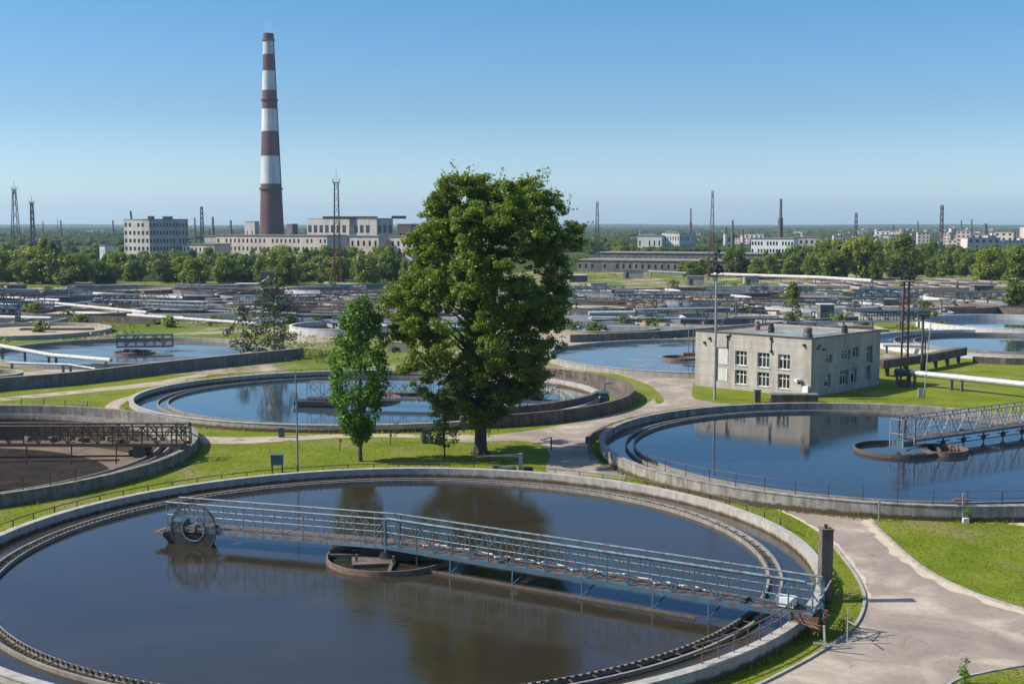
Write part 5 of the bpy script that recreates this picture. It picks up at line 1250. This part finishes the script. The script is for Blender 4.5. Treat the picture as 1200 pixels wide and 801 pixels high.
def block(name, label, px0, px1, ytop, d, dep, cols, rows, mat, group=None, split=None, scol=8, wh=.5, turn=22.0, rise=0.0, z0=0.0, roof=True, winm=None):
    """long building facing the plant; split: photo column of its corner (a lit left face, a shaded right face)"""
    H = zat(ytop, d); winm = winm or M['glass']
    if split is None:
        x0 = xat(px0, d); o = Vector((x0, d, 0)); ta = R_(turn); q = (px1 - 600) / F; L1 = (q * d - x0) / (math.cos(ta) + q * math.sin(ta)); rzz = -ta
        faces = [(o, Vector((1, 0, 0)), L1, Vector((0, -1, 0)), cols)]; back = [(0, 0), (L1, 0)]
    else:
        xc = xat(split, d); a = R_(38)
        dl = Vector((-math.cos(a * .9), math.sin(a * .9), 0)); dr = Vector((math.cos(a), math.sin(a), 0))
        def ext(px, dd): q = (px - 600) / F; return (q * d - xc) / (dd.x - q * dd.y)
        Ll, Lr = ext(px0, dl), ext(px1, dr); o = Vector((xc, d, 0))
        nl = Vector((-dl.y * -1, dl.x, 0)); nl = Vector((-math.sin(a * .9), -math.cos(a * .9), 0)); nr = Vector((math.sin(a), -math.cos(a), 0))
        faces = [(o + dl * Ll, -dl, Ll, nl, cols), (o, dr, Lr, nr, scol)]
    e = empty(name, o, label, 'building', group, rzz if split is None else 0.0); b = MB(); wl = []
    for fo, fd, L, n, nc in faces:
        ops = []; fh = (H - z0) / (rows + .35)
        for r in range(rows):
            for c in range(nc):
                if random.random() < .06: continue
                s = L * (c + .5) / nc; w_ = L / nc * wh; zb = z0 + fh * (r + .45); ops.append((s - w_ / 2, s + w_ / 2, zb, zb + fh * .5))
        # independent cells row by row keep the wall light: build as a grid
        facade(b, fo - o, fd, L, -.3, H, .6, ops, n)
        for q in ops: wl.append((fo - o + fd * (q[0] + q[1]) / 2 - n * .45, q, math.atan2(fd.y, fd.x)))
    if split is None:
        L = back[1][0] - back[0][0]; b.box((.3, .6 + (dep - .6) / 2, H / 2), (.6, dep - .6, H)); b.box((L - .3, .6 + (dep - .6) / 2, H / 2), (.6, dep - .6, H)); b.box((L / 2, dep - .3, H / 2), (L - 1.2, .6, H))
        rf = MB().box((L / 2, dep / 2, H + .3), (L + .8, dep + .8, .5))
    else:
        c = dl * Ll * .5 + dr * Lr * .5; P = [Vector((0, 0, 0)) + (nl + nr) * .3, dr * (Lr + .3), dr * Lr + dl * Ll, dl * (Ll + .3)]
        rf = MB().prism([(p.x, p.y) for p in P], H + .02, H + .5)
    b.build('wall', mat, e); 
    if roof: rf.build('roof', M['tar'], e)
    for k, (p, q, a) in enumerate(wl):
        if k < 99: MB().box((p.x, p.y, (q[2] + q[3]) / 2), (q[1] - q[0], .15, q[3] - q[2]), a).build('window', winm, e)
    if len(wl) > 99:
        r = MB()
        for p, q, a in wl[99:]: r.box((p.x, p.y, (q[2] + q[3]) / 2), (q[1] - q[0], .15, q[3] - q[2]), a)
        tag(r.build('windows', winm, e), kind='stuff')
    return e, H
M['far_wall'] = concrete('cream_panel_wall', (.58, .50, .42), (.70, .61, .52), sc=.15, streak=.4)
M['far_grey'] = concrete('grey_panel_wall', (.40, .375, .35), (.52, .49, .46), sc=.12, streak=.5)
e, H = block('office_block', 'five storey grey concrete block at the left, lit on one side', 147, 222, 257.5, 700, 24, 6, 5, M['far_grey'], None, 176, 12, .55)
b = MB(); b.box((0, 4, H + 1.2), (3, 3, 1.8)); b.box((8, 9, H + 1.2), (5, 3, 1.6)); b.build('roof_hut', M['conc_dark'], e); MB().tube([(-13, 10, H), (-13.3, 10, H + 5)], .6, 8).build('roof_stack', M['mast'], e)
block('factory_hall', 'long low cream factory hall in front of the striped chimney', 254, 384, 276, 720, 22, 26, 3, M['far_wall'], None, None, 8, .42)
block('factory_hall', 'low cream factory wing left of the long hall', 214, 252, 286.5, 705, 16, 8, 2, M['far_wall'], None, None, 8, .4)
block('factory_hall', 'dark recessed factory bay behind the lattice mast', 385, 409, 277, 735, 16, 3, 2, M['conc_far'], None, None, 8, .3)
block('factory_hall', 'cream factory hall right of the lattice mast', 410, 444, 277, 722, 20, 5, 2, M['far_wall'], None, None, 8, .4)
block('factory_hall', 'dark factory bay between two cream halls', 445, 456, 277, 738, 14, 2, 2, M['conc_far'], None, None, 8, .3)
block('factory_hall', 'short cream hall beside the broad tree crown', 457, 484, 277.5, 722, 20, 4, 2, M['far_wall'], None, None, 8, .4)
e, H = block('factory_block', 'grey factory block with wide windows behind the long hall', 361, 461, 256.5, 860, 26, 12, 2, M['far_grey'], None, 442, 3, .62)
b = MB(); b.box((-20, 12, H + 1.0), (38, 4, 1.6)); b.box((14, 14, H + 1.2), (10, 4, 2)); b.build('roof_hut', M['rust'], e)
block('boiler_house', 'square concrete tower left of the chimney foot', 288, 305, 260, 960, 12, 2, 1, M['far_grey'], None, 299, 1, .2)
block('boiler_house', 'dark ruined boiler house right of the chimney foot', 337, 350, 263, 960, 12, 2, 1, M['conc_dark'], None, 343, 2, .3)
block('boiler_house', 'dark brown shed with thin stack left of the broad tree', 466, 482, 263, 900, 12, 2, 1, M['conc_brown'], None, None, 2, .3)
block('warehouse', 'grey low workshop with wide windows right of the far block', 240, 257, 277, 800, 14, 5, 1, M['far_grey'], None, None, 2, .5)
block('warehouse', 'small white warehouse in the trees at the left', 117, 124, 287.5, 760, 9, 2, 1, M['white'], None, None, 2, .2)
block('warehouse', 'pale white works building beyond the long shed', 775, 815, 273.5, 1000, 26, 7, 2, M['conc_white'], None, 796, 8, .4)
block('warehouse', 'low pale hall left of the white works building', 747, 775, 276.5, 1010, 20, 5, 1, M['conc_white'], None, None, 8, .3)
block('warehouse', 'long white far building with dark window bands', 880, 929, 279.5, 850, 20, 14, 2, M['white'], None, None, 8, .62)
block('warehouse', 'grey hall right of the long white far building', 929, 960, 278, 900, 20, 5, 2, M['far_grey'], None, None, 8, .4)
for lb, a, c, yt, d, m in (('long dark shed with flat grey roof right of the broad tree', 676, 905, 305, 560, M['conc_far']), ('long upper dark shed behind the flat grey roof', 700, 905, 296.5, 640, M['conc_far'])):
    block('long_shed', lb, a, c, yt, d, 26, 30, 1, m, None, None, 8, .35)
# city on the right skyline
CB = 'pale apartment house in the hazy town on the right skyline'; CG = 'houses of the town on the skyline'
M['pink'] = concrete('pinkish_wall', (.52, .42, .38), (.64, .54, .49), sc=.05, streak=.2)
pale = [M['pink'], M['far_wall'], M['conc_white'], M['white'], M['pink'], M['far_grey']]
def town_proto(w_, d_, h, m):
    e = empty('town_house', (0, 0, 0), CB, 'house', CG); b = MB(); ops = []; nc = max(3, int(w_ / 6)); nr = max(2, int(h / 4))
    for r in range(nr):
        for c in range(nc): s = w_ * (c + .5) / nc; ops.append((s - w_ / nc * .22, s + w_ / nc * .22, h * (r + .3) / nr, h * (r + .75) / nr))
    facade(b, (-w_ / 2, -d_ / 2, 0), Vector((1, 0, 0)), w_, 0, h, .6, ops, Vector((0, -1, 0)))
    b.box((-w_ / 2 + .3, .3, h / 2), (.6, d_ - .6, h)); b.box((w_ / 2 - .3, .3, h / 2), (.6, d_ - .6, h)); b.box((0, d_ / 2 - .3, h / 2), (w_ - 1.2, .6, h)); b.build('wall', m, e)
    g = MB(); g.box((0, -d_ / 2 + .9, h / 2), (w_ - 1.4, .2, h - .2)); g.build('glazing', M['glass'], e)
    MB().box((0, 0, h + .3), (w_ + .6, d_ + .6, .5)).build('roof', M['tar'], e)
    if random.random() < .5: MB().box((w_ * .2, 0, h + 1.8), (w_ * .2, d_ * .5, 2.5)).build('roof_hut', m, e)
    return e
tp = [town_proto(w_, d_, h, m) for w_, d_, h, m in ((30, 14, 11, M['pink']), (20, 14, 15, M['far_wall']), (42, 14, 9, M['conc_white']), (20, 12, 8, M['white']), (14, 14, 20, M['pink']), (34, 14, 13, M['far_grey']))]
tf = [True] * 6
def town(px, d, i, label=CB, group=CG):
    o = tp[i] if tf[i] else copy_tree(tp[i]); tf[i] = False; o.location = (xat(px, d), d, 0); o.rotation_euler = (0, 0, random.uniform(-.7, .2)); s = random.uniform(.55, .95); o.scale = (s, s, s); tag(o, label, 'house', group)
for i in range(95): town(random.uniform(975, 1215), 1000 * (3000 / 1000) ** random.random(), random.choice((0, 1, 2, 3, 3, 4, 5)))
for i in range(30): town(random.uniform(735, 975), random.uniform(1250, 2900), random.choice((0, 2, 3, 3, 1)))
LB_, LG_ = 'pale low building on the hazy left skyline', 'buildings on the left skyline'
for i in range(20): town(random.uniform(-20, 290), random.uniform(1300, 3200), random.choice((2, 3, 3, 0)), LB_, LG_)

# ------------------------------------------------------------------ grass tufts
def inpoly(P, poly):
    x, y = P[:, 0], P[:, 1]; r = np.zeros(len(P), bool); n = len(poly); j = n - 1
    for i in range(n):
        xi, yi = poly[i]; xj, yj = poly[j]; c = ((yi > y) != (yj > y)) & (x < (xj - xi) * (y - yi) / (yj - yi + 1e-12) + xi); r ^= c; j = i
    return r
def tufts():
    n = 190000; X = rng.uniform(-60, 50, n); Y = rng.uniform(48, 150, n)
    dens = np.clip(1.25 - (Y - 50) / 130, .35, 1); keep = rng.random(n) < dens
    P = np.stack([X, Y], 1); ins = np.abs(X / (Y + 1e-6)) < .46; keep &= ins
    for c, r, k in ((A_C, A_R + .12, 1), (C_C, C_R + .12, 1), (D_C, D_R + .15, 1), (B_C, B_R + .15, B_K), ((-9.5, 149.4), 24.5, 1)):
        keep &= ((X - c[0]) ** 2 + ((Y - c[1]) / k) ** 2) > r * r
    road = np.zeros(n, bool)
    for nm in ('road', 'path'):
        for poly in POLYS[nm]: road |= inpoly(P, poly)
    lawn = np.zeros(n, bool)
    for poly in POLYS['lawn']: lawn |= inpoly(P, poly)
    keep &= (~road) | lawn
    P = P[keep]; z = np.where(lawn[keep], .06, 0.0); big = np.zeros(len(P))
    for c, r, k, n2 in ((A_C, A_R, 1, 2600), (C_C, C_R, 1, 2200), (D_C, D_R, 1, 2000), (B_C, B_R, B_K, 2000)):
        t = rng.uniform(0, 2 * PI, n2); cl = .5 + .5 * np.sin(t * 17) * np.sin(t * 5 + 1); q = r + .12 + np.abs(rng.normal(0, .22, n2)); ok = rng.random(n2) < cl
        W = np.stack([c[0] + q * np.cos(t), c[1] + q * k * np.sin(t)], 1)[ok]; W = W[np.abs(W[:, 0] / (W[:, 1] + 1e-6)) < .46]
        P = np.concatenate([P, W]); z = np.concatenate([z, np.zeros(len(W))]); big = np.concatenate([big, np.ones(len(W))])
    m = len(P); h = rng.uniform(.03, .085, m) * (1 + .8 * (rng.random(m) < .03)); a = rng.uniform(0, 2 * PI, m); w_ = rng.uniform(.03, .07, m)
    h = h * (1 + big * rng.uniform(1, 4.5, m)); w_ = w_ * (1 + big * .8)
    dx, dy = np.cos(a) * w_, np.sin(a) * w_; lx, ly = rng.normal(0, .05, m), rng.normal(0, .05, m)
    V = np.stack([np.stack([P[:, 0] - dx, P[:, 1] - dy, z], 1), np.stack([P[:, 0] + dx, P[:, 1] + dy, z], 1), np.stack([P[:, 0] + lx, P[:, 1] + ly, z + h], 1)], 1).reshape(-1, 3)
    me = bpy.data.meshes.new('grass'); me.vertices.add(3 * m); me.vertices.foreach_set('co', V.astype(np.float32).ravel()); me.loops.add(3 * m); me.loops.foreach_set('vertex_index', np.arange(3 * m, dtype=np.int32))
    me.polygons.add(m); me.polygons.foreach_set('loop_start', np.arange(0, 3 * m, 3, dtype=np.int32)); 
    me.materials.append(leafmat('grass_blades', (.085, .135, .010), (.125, .175, .016), (.175, .21, .03), .5, .6)); me.update(); me.validate(); tag(link('grass', me), kind='stuff')
tufts()
def weeds():
    n = 9000; d = 186 * (545 / 186) ** rng.random(n); px = rng.uniform(-10, 1210, n); k = np.sin(px * .031 + d * .045) + np.sin(px * .013 - d * .08 + 1) + rng.normal(0, .5, n)
    ok = k > .45; ok &= ~((d < 225) & (px > 640)) & ~((d < 205) & (px < 340)); d, px = d[ok], px[ok]; X = (px - 600) / F * d
    for c, r in [(q[0], q[1]) for q in FAR] + [(cE, 21.5), (cF, 25.5), (cG, 18), (cH, 12.5), (cI, 20), (cJ, 25), (cL, 16), (cN, 17), (cO, 11)]:
        m = ((X - c[0]) ** 2 + (d - c[1]) ** 2) > (r + .3) ** 2; X, d = X[m], d[m]
    P, N, S = [], [], []
    for x, y in zip(X, d):
        h = abs(rng.normal(0, .55)) + .15; q = 9; o = rng.normal(0, 1, (q, 3)) * (.55, .4, 0); o[:, 2] = rng.uniform(0, h, q)
        P.append(o + (x, y, 0)); N.append(rng.normal(0, 1, (q, 3)) + (0, 0, .8)); S.append(rng.uniform(.12, .34, q))
    tag(link('weeds', leaf_mesh('weeds', np.concatenate(P), np.concatenate(N), np.concatenate(S), M['leaf_far'])), kind='stuff')
weeds()
